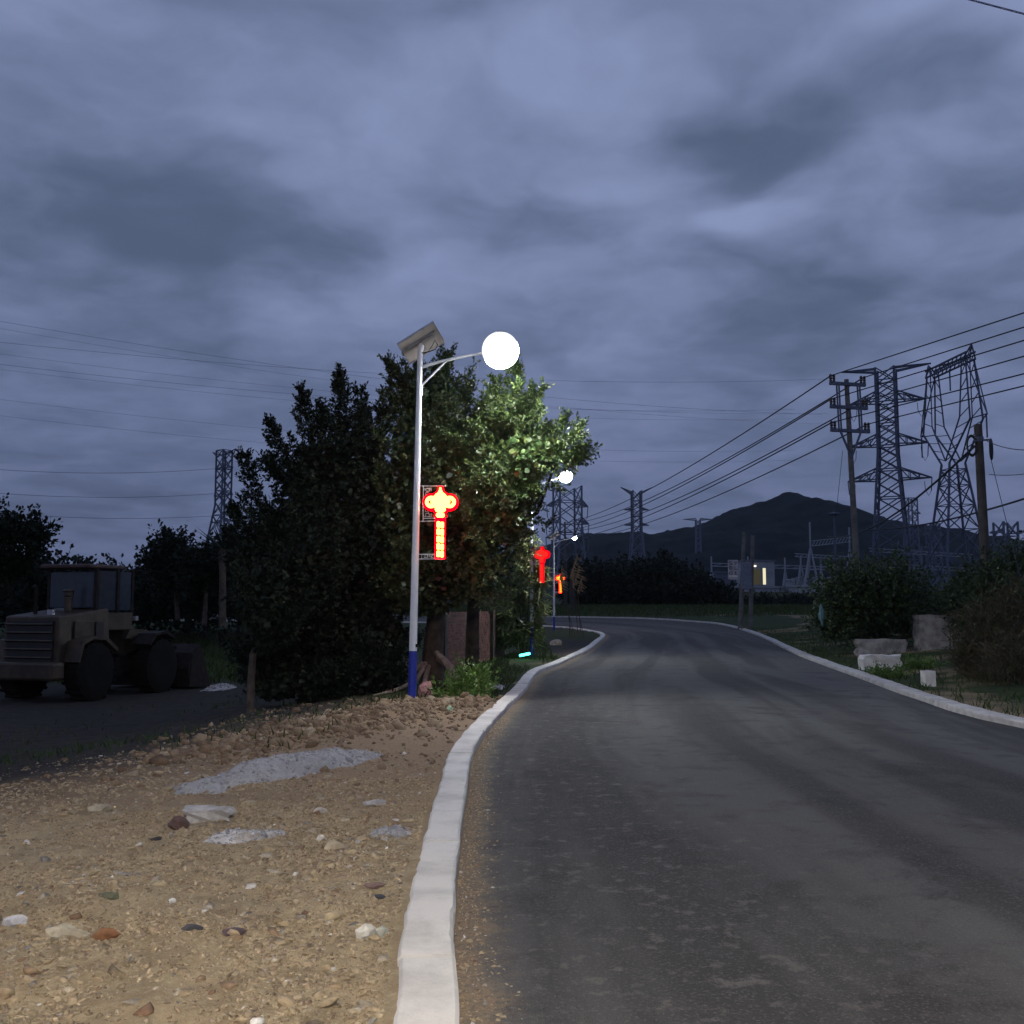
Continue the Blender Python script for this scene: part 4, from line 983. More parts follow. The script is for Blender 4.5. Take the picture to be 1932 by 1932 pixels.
# ------------------------------------------------------------------ wheel loader
def loader():
    t = thing('wheel_loader', 'old dusty yellow wheel loader parked in the dark yard on the left', 'wheel loader', (-11.2, 24.0, -.62), R(72)); t.scale = (.87, .97, .96)
    Y_, RU = M['yellow'], M['rust']
    # rear hood with grille facing back (-x)
    hood = MB().add([(0, -.85, .95), (0, .85, .95), (0, -.80, 2.1), (0, .80, 2.1), (2.0, -.85, .95), (2.0, .85, .95), (1.95, -.80, 2.3), (1.95, .80, 2.3)],
                    [(0, 1, 3, 2), (4, 6, 7, 5), (0, 4, 5, 1), (2, 3, 7, 6), (0, 2, 6, 4), (1, 5, 7, 3)]).build('hood', Y_, t, bevel=.05)
    MB().box((-.02, 0, 1.5), (.05, 1.36, .98)).build('grille_recess', M['black'], hood)
    for k in range(5):
        MB().box((-.07, 0, 1.1 + k * .2), (.10, 1.40, .035), Matrix.Rotation(.4, 3, 'Y')).build('grille_slat', Y_, hood)
    MB().box((.9, -.865, 1.55), (.75, .03, .85)).build('side_door', Y_, hood, bevel=.01)
    MB().box((1.5, -.865, 1.6), (.3, .03, .7)).build('side_vent', M['black'], hood)
    MB().box((-.25, 0, .8), (.5, 2.1, .42)).build('counterweight', Y_, t, bevel=.06)
    MB().box((1.5, 0, .75), (3.2, .9, .45)).build('rear_frame', RU, t)
    MB().lathe([(.10, 0), (.10, .38), (.13, .40), (.13, .5), (.16, .52), (.10, .58)], 14, (.9, -.35, 2.2)).build('air_cleaner', Y_, t, True)
    MB().tube([(.55, .35, 2.15), (.55, .35, 2.75), (.48, .35, 2.85)], .05, 10).build('exhaust_pipe', RU, t, True)
    # cab
    cab = MB().box((2.05, .1, 3.36), (1.60, 1.5, .10)).build('cab_roof', M['cabred'], t, bevel=.03)
    for (x, y) in ((1.5, -.72), (1.5, .72), (2.35, -.74), (3.0, -.72), (3.0, .72)):
        MB().box((x, y, 2.75), (.10, .09, 1.14)).build('cab_post', RU, t)
    MB().box((2.25, 0, 1.95), (1.6, 1.5, .46)).build('cab_base', Y_, t, bevel=.03)
    MB().box((1.92, -.735, 2.74), (.75, .015, 1.0)).build('cab_window', M['cabglass'], t)
    MB().box((2.68, -.735, 2.74), (.52, .015, 1.0)).build('cab_window', M['cabglass'], t)
    MB().box((1.47, 0, 2.76), (.015, 1.34, .9)).build('cab_window', M['cabglass'], t)
    MB().box((3.02, 0, 2.76), (.015, 1.34, .9)).build('cab_window', M['cabglass'], t)
    MB().box((2.0, .1, 2.5), (.5, .5, .6)).build('seat', M['black'], t, bevel=.08)
    MB().tube([(3.1, -.75, 3.3), (3.35, -1.0, 3.25), (3.4, -1.05, 3.05)], .018, 6).build('mirror_bracket', RU, t)
    # wheels
    for x in (1.0, 3.85):
        for sy in (-1, 1):
            ty_ = MB().lathe([(.36, -.24), (.62, -.26), (.72, -.2), (.74, 0), (.72, .2), (.62, .26), (.36, .24)], 28, (x, sy * .98, .74), 'y').build('tyre', M['tyre'], t, True)
            MB().lathe([(.10, -.2), (.34, -.18), (.37, -.22), (.37, .22), (.34, .18), (.10, .2)], 20, (x, sy * .98, .74), 'y').build('rim', Y_, ty_, True)
            for k in range(18):
                w = 2 * math.pi * k / 18; m_ = Matrix.Rotation(-w, 3, 'Y')
                MB().box(Vector((x + .74 * math.cos(w), sy * .98, .74 + .74 * math.sin(w))), (.05, .48, .07), m_).build('tread_lug', M['tyre'], ty_)
    for sy in (-1, 1):
        MB().prism([(.2, 1.0), (.35, 1.5), (.8, 1.62), (1.3, 1.58), (1.75, 1.3), (1.75, 1.2), (1.25, 1.5), (.8, 1.54), (.42, 1.42), (.28, 1.0)], (0, sy * .98 - .28, 0), (1, 0, 0), (0, 0, 1), (0, .56, 0)).build('mudguard', Y_, t)
        MB().prism([(3.1, 1.35), (3.4, 1.62), (3.9, 1.68), (4.4, 1.5), (4.38, 1.44), (3.9, 1.6), (3.45, 1.55), (3.18, 1.3)], (0, sy * .98 - .28, 0), (1, 0, 0), (0, 0, 1), (0, .56, 0)).build('mudguard', RU, t)
        MB().prism([(3.0, 1.5), (3.2, 1.75), (4.0, 1.7), (4.9, .95), (5.2, .5), (5.0, .42), (4.6, .85), (3.9, 1.42)], (0, sy * .52 - .06, 0), (1, 0, 0), (0, 0, 1), (0, .12, 0)).build('lift_arm', Y_, t)
        MB().tube([(3.0, sy * .4, 1.0), (3.9, sy * .4, 1.25)], .06, 8).build('lift_cylinder', RU, t)
    MB().box((3.6, 0, .85), (1.3, .8, .5)).build('front_frame', RU, t)
    MB().prism([(3.2, 1.0), (3.1, 1.9), (3.4, 1.95), (3.9, 1.3), (3.9, 1.0)], (0, -.4, 0), (1, 0, 0), (0, 0, 1), (0, .8, 0)).build('boom_tower', Y_, t)
    MB().prism([(5.05, .1), (6.1, .05), (6.15, .12), (5.25, .25), (5.12, .55), (5.2, .95), (5.55, 1.22), (5.5, 1.28), (5.08, 1.05), (4.95, .6)], (0, -1.3, 0), (1, 0, 0), (0, 0, 1), (0, 2.6, 0)).build('bucket', RU, t)
    for sy in (-1, 1):
        MB().prism([(5.0, .1), (6.1, .05), (5.55, 1.22), (5.1, 1.0)], (0, sy * 1.3 - .02, 0), (1, 0, 0), (0, 0, 1), (0, .04, 0)).build('bucket_side', RU, t)
    MB().box((-.04, -.6, 2.2), (.10, .16, .12)).build('work_light', M['alu'], t)
    MB().box((3.3, -.62, 2.02), (.12, .18, .12)).build('work_light', M['alu'], t)
loader()

# ------------------------------------------------------------------ poles, towers, wires
_unit = {}
def ubar(m):
    if m.name not in _unit:
        b = MB().box((0, 0, .5), (1, 1, 1)); me = bpy.data.meshes.new('steel_bar'); me.from_pydata(b.v, [], b.f); me.materials.append(m); _unit[m.name] = me
    return _unit[m.name]
def pbar(parent, name, a, b, w, m):
    a, b = Vector(a), Vector(b); d = b - a
    o = bpy.data.objects.new(name, ubar(m)); COL.objects.link(o); o.parent = parent
    o.location = a; o.rotation_mode = 'QUATERNION'; o.rotation_quaternion = d.to_track_quat('Z', 'Y'); o.scale = (w, w, d.length)
    return o
def utility_pole(x, y, z, lean, top, label, group=None, sub=True):
    t = thing('utility_pole', label, 'utility pole', (x, y, z), 0, group)
    def ax(q_): return Vector((-lean * q_ / top, 0, q_))
    MB().tube([ax(-.3), ax(top)], [.165, .105], 14).build('pole_shaft', M['concrete'], t, True)
    ang = R(14); ux = Vector((math.cos(ang), math.sin(ang), 0))
    for i, zz in enumerate((top - .25, top - 1.35, top - 2.45)):
        c = ax(zz); hw = .92 + .04 * i
        MB().bar(c - ux * hw + Vector((0, -.14, 0)), c + ux * hw + Vector((0, -.14, 0)), .15).build('crossarm', M['steel'], t)
        for s_ in (-1, 1):
            for e in (0, .17):
                p = c + ux * s_ * (hw - .04 - e) + Vector((0, -.14, .05))
                MB().lathe([(.04, 0), (.075, .07), (.05, .12), (.08, .18), (.055, .24), (.08, .30), (.04, .38)], 8, p).build('insulator', M['porcelain'], t, True)
    for s_ in (-1, 1):
        for off in (.48, .60):
            a = ax(top - .25) + ux * s_ * off + Vector((0, -.2, 0)); e = ax(top - 2.45) + ux * s_ * off + Vector((0, -.2, 0))
            MB().bar(a, e, .065).build('hanger_strap', M['steel'], t)
        MB().bar(ax(top - 2.45) + ux * s_ * .55 + Vector((0, -.2, 0)), ax(top - 3.7) + Vector((0, -.13, 0)), .085).build('brace', M['steel'], t)
    return t
U1 = P(1617, 1078, 47); u1b = float(verge_z(U1.x, 47))
u1x = P(1622, 1150, 47).x; lean1 = u1x - P(1597, 720, 47).x; top1 = P(1597, 716, 47).z - u1b
utility_pole(u1x, 47, u1b, lean1, top1, 'leaning concrete utility pole with three crossarms, right of the hill')
UG = 'power line poles'
# the next pole of the same line, far off
fx_, fy_ = P(1066, 1000, 150).x, 150
tp = thing('utility_pole', 'distant slim utility pole beyond the road bend, under the second lamp', 'utility pole', (fx_, fy_, float(h(fy_))))
MB().tube([(0, 0, -.3), (0, 0, 12)], [.2, .13], 10).build('pole_shaft', M['concrete'], tp, True)
for zz in (11.6, 10.5, 9.4): MB().bar((-.9, 0, zz), (.9, 0, zz), .12).build('crossarm', M['steel'], tp)
for (px, yb, yt, Y, lab) in ((1080, 1166, 1075, 84, 'slim pale post at the outer kerb of the bend, right one of two'), (1067, 1158, 1060, 95, 'slim pale post in grass at the bend, left one of two')):
    p0, p1 = P(px, yb, Y), P(px, yt, Y)
    tq = thing('post', lab, 'post', tuple(p0), 0, 'slim posts at the bend')
    MB().tube([(0, 0, -.3), (0, 0, (p1 - p0).z)], .17, 10).build('post_shaft', M['concrete_dark'], tq, True); MB().tube([(0, 0, (p1 - p0).z), (0, 0, (p1 - p0).z + .12)], [.19, .05], 10).build('post_cap', M['concrete_dark'], tq, True)

# pole with cable coils
c2 = P(1866, 1180, 30); pz = float(verge_z(c2.x, 30)); pt = P(1845, 801, 30)
t2 = thing('utility_pole', 'dark leaning concrete pole carrying two black cable coils at the right edge', 'utility pole', (c2.x, 30, pz))
topv = pt - Vector((c2.x, 30, pz))
MB().tube([topv * -.05, topv], [.155, .115], 14).build('pole_shaft', M['concrete_dark'], t2, True)
def on2(py): q_ = P(0, py, 30).z - pz; return topv * (q_ / topv.z)
c = on2(842); MB().torus(c + Vector((-.27, -.12, 0)), .29, .045, Vector((.55, .2, 0)).normalized() * .6, Vector((0, 0, 1)), 28, 8).build('cable_coil', M['black'], t2, True)
c = on2(848); MB().torus(c + Vector((.33, -.05, 0)), .27, .06, Vector((.6, .9, 0)).normalized() * .6, Vector((0, 0, 1)), 28, 8).build('cable_coil', M['black'], t2, True)
MB().bar(on2(833) + Vector((-.2, -.13, 0)), on2(832) + Vector((.3, -.13, .02)), .05).build('bracket', M['steel'], t2)
MB().tube([on2(827) - Vector((0, 0, .04)), on2(827) + Vector((0, 0, .04))], .14, 14).build('steel_band', M['steel'], t2, True)

def wire(label, pts, r, m=None, sag=0, n=24, group=None, name='power_line'):
    a, b = Vector(pts[0]), Vector(pts[1]); L = []
    for i in range(n + 1):
        t = i / n; p = a.lerp(b, t); p.z -= sag * 4 * t * (1 - t); L.append(p)
    o = MB().tube(L, r, 5).build(name, m or M['wire'])
    return tag(o, label, 'power line', group)
# six conductors: far pole - three-arm pole - a pole beside the viewpoint
ang = R(14); ux = Vector((math.cos(ang), math.sin(ang), 0))
def arm_pt(i, s_): zz = top1 - .25 - 1.1 * i; return Vector((u1x - lean1 * zz / top1, 47, u1b + zz)) + ux * s_ * (.85 + .04 * i) + Vector((0, -.14, .36))
names = {(0, -1): 'left end of the upper crossarm', (0, 1): 'right end of the upper crossarm', (1, -1): 'left end of the middle crossarm', (1, 1): 'right end of the middle crossarm', (2, -1): 'left end of the lower crossarm', (2, 1): 'right end of the lower crossarm'}
ends_right = {(0, -1): 590, (0, 1): 617, (1, -1): 642, (1, 1): 672, (2, -1): 705, (2, 1): 728}
for i in range(3):
    for s_ in (-1, 1):
        a = arm_pt(i, s_)
        e = P(1932, ends_right[(i, s_)], 33.5)
        far = a + (e - a) * 2.4
        wire('overhead wire rising to the right frame edge from the %s' % names[(i, s_)], (a, far), .026, group='wires of the three-arm pole', sag=.0)
        f = Vector((fx_ + s_ * .8, fy_, float(h(fy_)) + 11.7 - 1.1 * i))
        wire('overhead wire descending left toward the hills from the %s' % names[(i, s_)], (a, f), .034, sag=1.3, group='wires of the three-arm pole')
# thick bundled cables
wire('thick bundled cable from the coil pole sagging down left past the lattice tower', (P(1838, 842, 30) , P(1560, 1012, 70)), .04, sag=.9, group='low bundled cables')
wire('thick dark cable crossing behind the coil pole at mid height', (P(1640, 1000, 52), P(1960, 932, 30)), .035, sag=.25, group='low bundled cables')
wire('thin wire running right from the top of the coil pole', (P(1862, 832, 30), P(1960, 848, 22)), .012, sag=.1, group='thin wires at the coil pole')
wire('thin wire running level right from below the coils', (P(1866, 895, 30), P(1960, 890, 24)), .010, sag=.05, group='thin wires at the coil pole')
wire('thin guy wire slanting down right from the right coil', (P(1868, 860, 30), P(1925, 1090, 27)), .010, group='thin wires at the coil pole')
wire('thick cable crossing the top right corner of the sky', (P(1780, -14, 14), P(2000, 44, 13)), .014, M['wire_faint'])
wire('hanging rod with guy wire left of the three-arm pole', (P(1590, 850, 47.5), P(1577, 975, 48)), .012, name='guy_wire')
# faint transmission wires across the sky
FG = 'faint transmission wires across the sky'
faint = [(585, 775, 'topmost'), (592, 790, 'second highest'), (640, 705, 'third highest'), (655, 800, 'fourth highest'), (680, 760, 'fifth highest'), (687, 778, 'sixth highest'), (745, 830, 'seventh highest'), (770, 850, 'lowest'), (495, 690, 'very faint upper'), (520, 700, 'very faint second')]
dat = [((0, 583), (1550, 782), .5, 'topmost of the clearer'), ((0, 596), (1560, 800), .4, 'second of the clearer'), ((0, 640), (1560, 715), .0, 'third of the clearer'), ((0, 655), (1560, 780), .0, 'fourth of the clearer'),
       ((0, 678), (1500, 772), .0, 'fifth of the clearer'), ((0, 686), (1500, 790), .0, 'sixth of the clearer'), ((0, 742), (1500, 850), .0, 'seventh of the clearer'), ((0, 775), (1500, 868), .0, 'lowest of the clearer')]
for k, (a, b_, sg, nm) in enumerate(dat):
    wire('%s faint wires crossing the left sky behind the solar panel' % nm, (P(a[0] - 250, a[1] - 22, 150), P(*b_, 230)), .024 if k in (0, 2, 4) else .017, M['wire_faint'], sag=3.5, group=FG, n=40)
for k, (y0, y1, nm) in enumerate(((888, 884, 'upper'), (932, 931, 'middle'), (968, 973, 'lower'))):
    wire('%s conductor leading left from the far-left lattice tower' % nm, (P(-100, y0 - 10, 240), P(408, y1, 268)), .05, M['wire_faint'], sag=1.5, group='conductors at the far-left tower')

def pylon(name, label, base, Hh, wb, wt, arms, m, wbar, panels, single=True, rz=0, vtop=False, group=None, ins=True):
    t = thing(name, label, 'lattice tower', base, rz, group)
    def w(z): 
        f = z / Hh; return (wb + (wt - wb) * min(1, f / .62)) / 2 if f < .62 else wt / 2
    cor = [(-1, -1), (1, -1), (1, 1), (-1, 1)]
    zs = [0]; 
    while zs[-1] < Hh - .3 * w(0): zs.append(min(Hh, zs[-1] + max(1.2, 2 * w(zs[-1]) * panels)))
    zs[-1] = Hh
    rest = MB()
    def br(name_, a, b, ww):
        if single: pbar(t, name_, a, b, ww, m)
        else: rest.bar(a, b, ww)
    for (cx, cy) in cor:
        pts = [Vector((cx * w(z), cy * w(z), z)) for z in (0, Hh * .62, Hh)]
        MB().tube(pts, wbar * .85, 4).build('leg', m, t)
    for z0, z1 in zip(zs[:-1], zs[1:]):
        a0, a1 = w(z0), w(z1)
        for k in range(4):
            c0, c1 = cor[k], cor[(k + 1) % 4]
            br('brace', (c0[0] * a0, c0[1] * a0, z0), (c1[0] * a1, c1[1] * a1, z1), wbar * .6)
            br('brace', (c1[0] * a0, c1[1] * a0, z0), (c0[0] * a1, c0[1] * a1, z1), wbar * .6)
    for z in zs[1::2]:
        a0 = w(z)
        for k in range(4):
            c0, c1 = cor[k], cor[(k + 1) % 4]; rest.bar((c0[0] * a0, c0[1] * a0, z), (c1[0] * a0, c1[1] * a0, z), wbar * .6)
    if rest.v: kind(rest.build('lattice', m, t), 'stuff')
    for (z, L, hgt, tip) in arms:
        for s_ in (-1, 1):
            a0 = w(z); b = MB()
            e = Vector((s_ * L, 0, z + tip))
            for cy in (-1, 1):
                b.bar((s_ * a0, cy * a0, z), e, wbar * .7); b.bar((s_ * a0, cy * a0, z + hgt), e, wbar * .7)
                for q_ in (.3, .6): 
                    p = Vector((s_ * a0, cy * a0, z)).lerp(e, q_); p2 = Vector((s_ * a0, cy * a0, z + hgt)).lerp(e, q_); b.bar(p, p2, wbar * .45); b.bar(p, Vector((s_ * a0, cy * a0, z + hgt)).lerp(e, q_ - .3), wbar * .45)
            b.build('crossarm', m, t)
            if ins and tip <= .5:
                MB().tube([e, e + Vector((-s_ * .2, 0, -2.6))], .10, 6).build('insulator_string', m, t)
                MB().tube([e + Vector((-s_ * 1.4, 0, -.7)), e + Vector((-s_ * 1.3, 0, -2.4)), e + Vector((-s_ * .7, 0, -3.6)), e + Vector((-s_ * .2, 0, -2.6))], .07, 5).build('jumper', m, t)
    return t
TG = 'lattice towers of the transmission lines'
def base_at(px, Y): x = (px - 966) / 1932 * Y; return (x, Y, float(h(Y)) - .5)
Y1 = 205; b1 = base_at(1683, Y1); H1 = P(1676, 695, Y1).z - b1[2]
zz = lambda py: P(1680, py, Y1).z - b1[2]
pylon('lattice_tower', 'big dark lattice tower with three crossarm pairs, right of the three-arm pole', b1, H1, 7.4, 3.6, [(zz(905), 8.0, 2.2, .0), (zz(840), 7.6, 2.2, 0), (zz(758), 7.2, 2.0, 0), (H1 - .5, 8.6, .3, .6)], M['steel'], .36, .62, True, R(-27), group=TG)
# cat-head tower
def cathead():
    Y = 190; b0 = base_at(1806, Y); m = M['steel']; wb = .26
    t = thing('lattice_tower', 'lattice tower with an open forked head, left of the coil pole', 'lattice tower', b0, R(-86), TG)
    z = lambda py: P(1806, py, Y).z - b0[2]; zw = z(875); zb = z(696)
    def W(zq): return 4.6 + (2.2 - 4.6) * zq / zw if zq < zw else 2.2
    cor = [(-1, -1), (1, -1), (1, 1), (-1, 1)]
    for (cx, cy) in cor: pbar(t, 'leg', (cx * 4.6, cy * 4.6, 0), (cx * 1.5, cy * 1.5, zw), .36, m)
    wz = lambda q_: 4.6 + (1.5 - 4.6) * q_ / zw
    zs = [0]
    while zs[-1] < zw - 1.5: zs.append(min(zw, zs[-1] + 1.5 * wz(zs[-1])))
    for z0, z1 in zip(zs[:-1], zs[1:]):
        a0, a1 = wz(z0), wz(z1)
        for k in range(4):
            c0, c1 = cor[k], cor[(k + 1) % 4]
            pbar(t, 'brace', (c0[0] * a0, c0[1] * a0, z0), (c1[0] * a1, c1[1] * a1, z1), .17, m); pbar(t, 'brace', (c1[0] * a0, c1[1] * a0, z0), (c0[0] * a1, c0[1] * a1, z1), .17, m)
            pbar(t, 'brace', (c0[0] * a1, c0[1] * a1, z1), (c1[0] * a1, c1[1] * a1, z1), .15, m)
    for s_ in (-1, 1):
        zk = z(806)
        for cy in (-1, 1):
            pbar(t, 'fork_leg', (s_ * 1.5, cy * 1.5, zw), (s_ * 8.91, cy * 1.2, zk), .26, m); pbar(t, 'fork_leg', (0, cy * 1.5, zw + .5), (s_ * 5.28, cy * 1.2, zk + 1), .2, m)
            pbar(t, 'fork_leg', (s_ * 8.91, cy * 1.2, zk), (s_ * 7.43, cy * .8, zb), .26, m); pbar(t, 'fork_leg', (s_ * 5.28, cy * 1.2, zk + 1), (s_ * 5.94, cy * .8, zb), .2, m)
            for q_ in (.2, .45, .7, .95):
                a = Vector((s_ * 1.5, cy * 1.5, zw)).lerp(Vector((s_ * 8.91, cy * 1.2, zk)), q_); e = Vector((0, cy * 1.5, zw + .5)).lerp(Vector((s_ * 5.28, cy * 1.2, zk + 1)), max(0, q_ - .2)); pbar(t, 'brace', a, e, .13, m)
                a = Vector((s_ * 8.91, cy * 1.2, zk)).lerp(Vector((s_ * 7.43, cy * .8, zb)), q_); e = Vector((s_ * 5.28, cy * 1.2, zk + 1)).lerp(Vector((s_ * 5.94, cy * .8, zb)), max(0, q_ - .2)); pbar(t, 'brace', a, e, .13, m)
            pbar(t, 'outrigger', (s_ * 8.91, cy * 1.2, zk), (s_ * 12.54, 0, zk + .2), .18, m); pbar(t, 'outrigger', (s_ * 7.43, cy * .8, zb), (s_ * 12.54, 0, zk + .2), .16, m)
        pbar(t, 'insulator_string', (s_ * 12.21, 0, zk), (s_ * 12.21, 0, zk - 4), .2, m)
        for cy in (-1, 1): pbar(t, 'peak', (s_ * 7.92, cy * .8, zb), (s_ * 8.25, 0, zb + 2.6), .2, m); pbar(t, 'peak', (s_ * 5.94, cy * .8, zb), (s_ * 8.25, 0, zb + 2.6), .2, m)
    for cy in (-1, 1):
        for dz in (0, 1.3): pbar(t, 'bridge_beam', (-7.92, cy * .8, zb + dz), (7.92, cy * .8, zb + dz), .3, m)
        for k in range(10): pbar(t, 'brace', (-7.92 + k * 1.58, cy * .8, zb), (-6.34 + k * 1.58, cy * .8, zb + 1.3), .14, m)
    pbar(t, 'insulator_string', (0, 0, zb), (0, 0, zb - 4.2), .2, m)
cathead()
Y3 = 270; b3 = base_at(418, Y3); H3 = P(418, 850, Y3).z - b3[2]; z3 = lambda py: P(418, py, Y3).z - b3[2]
pylon('lattice_tower', 'blue-grey lattice tower at far left above the spiky yucca', b3, H3, 9.5, 2.9, [(z3(935), 4.0, 1.2, 0), (z3(884), 3.8, 1.2, 0), (z3(985), 4.2, 1.2, 0), (H3 - 1.6, 5.0, .1, 1.6)], M['steel'], .30, 1.0, True, R(-38), group=TG, ins=False)
Y4 = 235; b4 = base_at(1071, Y4); H4 = P(1071, 918, Y4).z - b4[2]; z4 = lambda py: P(1071, py, Y4).z - b4[2]
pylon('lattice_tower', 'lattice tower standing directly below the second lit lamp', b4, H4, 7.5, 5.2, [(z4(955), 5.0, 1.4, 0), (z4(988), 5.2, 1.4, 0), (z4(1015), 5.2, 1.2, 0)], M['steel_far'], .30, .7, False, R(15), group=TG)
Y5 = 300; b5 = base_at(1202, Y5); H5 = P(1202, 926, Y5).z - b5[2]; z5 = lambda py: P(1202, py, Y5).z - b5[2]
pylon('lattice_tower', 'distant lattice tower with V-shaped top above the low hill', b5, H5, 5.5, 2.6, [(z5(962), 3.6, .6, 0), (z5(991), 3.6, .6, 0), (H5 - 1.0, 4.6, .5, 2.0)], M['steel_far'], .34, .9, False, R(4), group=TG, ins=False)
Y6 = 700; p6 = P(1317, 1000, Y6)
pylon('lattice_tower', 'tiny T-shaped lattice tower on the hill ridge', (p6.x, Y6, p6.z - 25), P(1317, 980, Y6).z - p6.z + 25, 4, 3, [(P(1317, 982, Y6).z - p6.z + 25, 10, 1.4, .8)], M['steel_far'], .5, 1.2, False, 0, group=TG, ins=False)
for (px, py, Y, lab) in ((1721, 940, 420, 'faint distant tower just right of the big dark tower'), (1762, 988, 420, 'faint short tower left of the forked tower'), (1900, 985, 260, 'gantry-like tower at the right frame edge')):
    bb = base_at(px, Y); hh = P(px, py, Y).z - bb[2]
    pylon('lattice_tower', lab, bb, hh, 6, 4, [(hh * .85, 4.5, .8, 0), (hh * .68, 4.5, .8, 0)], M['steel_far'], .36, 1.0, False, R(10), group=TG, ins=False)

# twin posts with the notice board
tw = thing('twin_posts', 'pair of concrete posts carrying a pale box at the outer kerb', 'post', tuple(G(1408, 1188)))
o_ = Vector(tw.location); Yt = o_.y
for (xb, xt, ybt, yt) in ((1396, 1404, 1190, 1005), (1415, 1420, 1192, 1010)):
    a = P(xb, ybt, Yt) - o_; e = P(xt, yt, Yt + .3) - o_
    MB().tube([a - Vector((0, 0, .3)), e], [.15, .11], 12).build('post_shaft', M['concrete'], tw, True)
ca, ce = P(1397, 1062, Yt - .1) - o_, P(1416, 1112, Yt - .1) - o_
MB().box((ca + ce) / 2 + Vector((0, -.2, 0)), (abs(ce.x - ca.x), .35, abs(ca.z - ce.z))).build('equipment_box', M['steel_far'], tw, bevel=.02)
sg = thing('notice_sign', 'pale sign with dark characters mounted left of the twin posts', 'sign', tuple(P(1383, 1075, Yt - .3)))
s0 = Yt / 1932
MB().box((0, 0, 0), (19 * s0, .05, 37 * s0)).build('sign_board', M['sign'], sg, bevel=.02)
MB().box((9 * s0, .06, 0), (14 * s0, .04, .10)).build('sign_bracket', M['alu'], sg)
def glyph(strokes, cx, cz, sc):
    b = MB()
    for (x0, y0, x1, y1) in strokes: b.bar(Vector(((cx + x0 * sc) * s0, -.03, (cz + y0 * sc) * s0)), Vector(((cx + x1 * sc) * s0, -.03, (cz + y1 * sc) * s0)), 1.0 * s0)
    b.build('character', M['ink'], sg)
Sg = [(1, 1, -1, 1), (-1, 1, -1, 0), (-1, 0, 1, 0), (1, 0, 1, -1), (1, -1, -1, -1)]; Seven = [(-1, 1, 1, 1), (1, 1, -.3, -1)]; Hui = [(-1, -1, -1, 1), (-1, 1, 1, 1), (1, 1, 1, -1), (1, -1, -1, -1), (-.4, .4, .4, .4), (-.4, -.4, .4, -.4)]
Ji = [(-1, 1, -1, -1), (-1, -1, 1, -1)]; Kou = [(-1, -.8, -1, .8), (-1, .8, 1, .8), (1, .8, 1, -.8), (1, -.8, -1, -.8)]; Tu = [(0, 1, 0, -1), (-.8, .3, .8, .3), (-1, -1, 1, -1)]
for st, cx, cz in ((Sg, -4.5, 12.5), (Seven, 4.5, 12), (Hui, -4.5, 3.5), (Ji, 4.5, 3.5), (Kou, -4.5, -6), (Tu, 4.5, -6)): glyph(st, cx, cz, 2.6)
MB().box((0, -.03, -12 * s0), (15 * s0, .03, 3 * s0)).build('white_strip', M['white_stone'], sg)

# ------------------------------------------------------------------ substation
SGp = 'steel gantries of the substation'
def gantry(label, px, ytop, ybase, Y, spread, mast=.35, m=None):
    p0 = P(px, ybase, Y); Hh = P(px, ytop, Y).z - p0.z; s = spread * Y / 1932; m = m or M['gantry']
    t = thing('steel_gantry', label, 'gantry', tuple(p0), 0, SGp); zj = Hh * (1 - mast)
    for (x, y) in ((-s, -.3), (s, .3), (-s * .35, .9)):
        pbar(t, 'leg', (x, y, -.3), (0, 0, zj), .34, m)
    pbar(t, 'mast', (0, 0, zj - .3), (0, 0, Hh), .26, m)
    pbar(t, 'tie', (-s * .55, 0, zj * .45), (s * .55, 0, zj * .45), .2, m)
    return t
gl = [('tall pale A-frame gantry with spike, left of the three-arm pole', 1531, 985, 1108, 200, 15, .4), ('slim A-frame gantry left of the twin posts', 1412 - 0, 1050, 1106, 215, 3, .4), ('small A-frame gantry near the left end of the substation', 1343, 1050, 1106, 205, 6, .5),
      ('thin A-frame gantry just right of the lit window', 1482, 1052, 1107, 205, 5, .5), ('medium A-frame gantry between the lit window and tall gantry', 1512, 1048, 1107, 205, 8, .3), ('A-frame gantry right behind the three-arm pole', 1605, 995, 1098, 205, 10, .4),
      ('short gantry just behind the tall A-frame', 1550, 1055, 1107, 235, 6, .4), ('faint gantry below the big dark tower', 1698, 1020, 1110, 230, 9, .4), ('faint gantry between the two big towers', 1742, 1030, 1112, 230, 8, .4), ('faint gantry below the forked tower', 1790, 1025, 1115, 230, 9, .4), ('faint gantry left of the coil pole', 1832, 1040, 1118, 230, 7, .4)]
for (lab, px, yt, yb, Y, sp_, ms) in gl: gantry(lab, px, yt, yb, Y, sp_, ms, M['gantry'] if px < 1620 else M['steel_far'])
def beam(label, a, b, wv): 
    t = thing('gantry_beam', label, 'gantry beam', tuple((Vector(a) + Vector(b)) / 2), 0, SGp); o = Vector(t.location); up = Vector((0, 0, wv))
    pbar(t, 'chord', Vector(a) - o, Vector(b) - o, .16, M['gantry']); pbar(t, 'chord', Vector(a) - o + up, Vector(b) - o + up, .16, M['gantry'])
    for k in range(12): pbar(t, 'web', (Vector(a) - o).lerp(Vector(b) - o, k / 12), (Vector(a) - o).lerp(Vector(b) - o, (k + 1) / 12) + up, .1, M['gantry'])
beam('long low lattice beam running across the substation behind the sign', P(1344, 1068, 207), P(1600, 1076, 207), .6)
beam('high lattice beam from the tall A-frame to the right', P(1532, 1030, 203), P(1606, 1022, 206), 1.0)
beam('lattice beam right of the tall A-frame at mid height', P(1500, 1050, 208), P(1606, 1056, 208), .6)
beam('faint upper beam between gantries under the big towers', P(1640, 1040, 232), P(1835, 1052, 232), .7)
beam('faint lower beam between gantries under the big towers', P(1640, 1068, 232), P(1835, 1078, 232), .7)
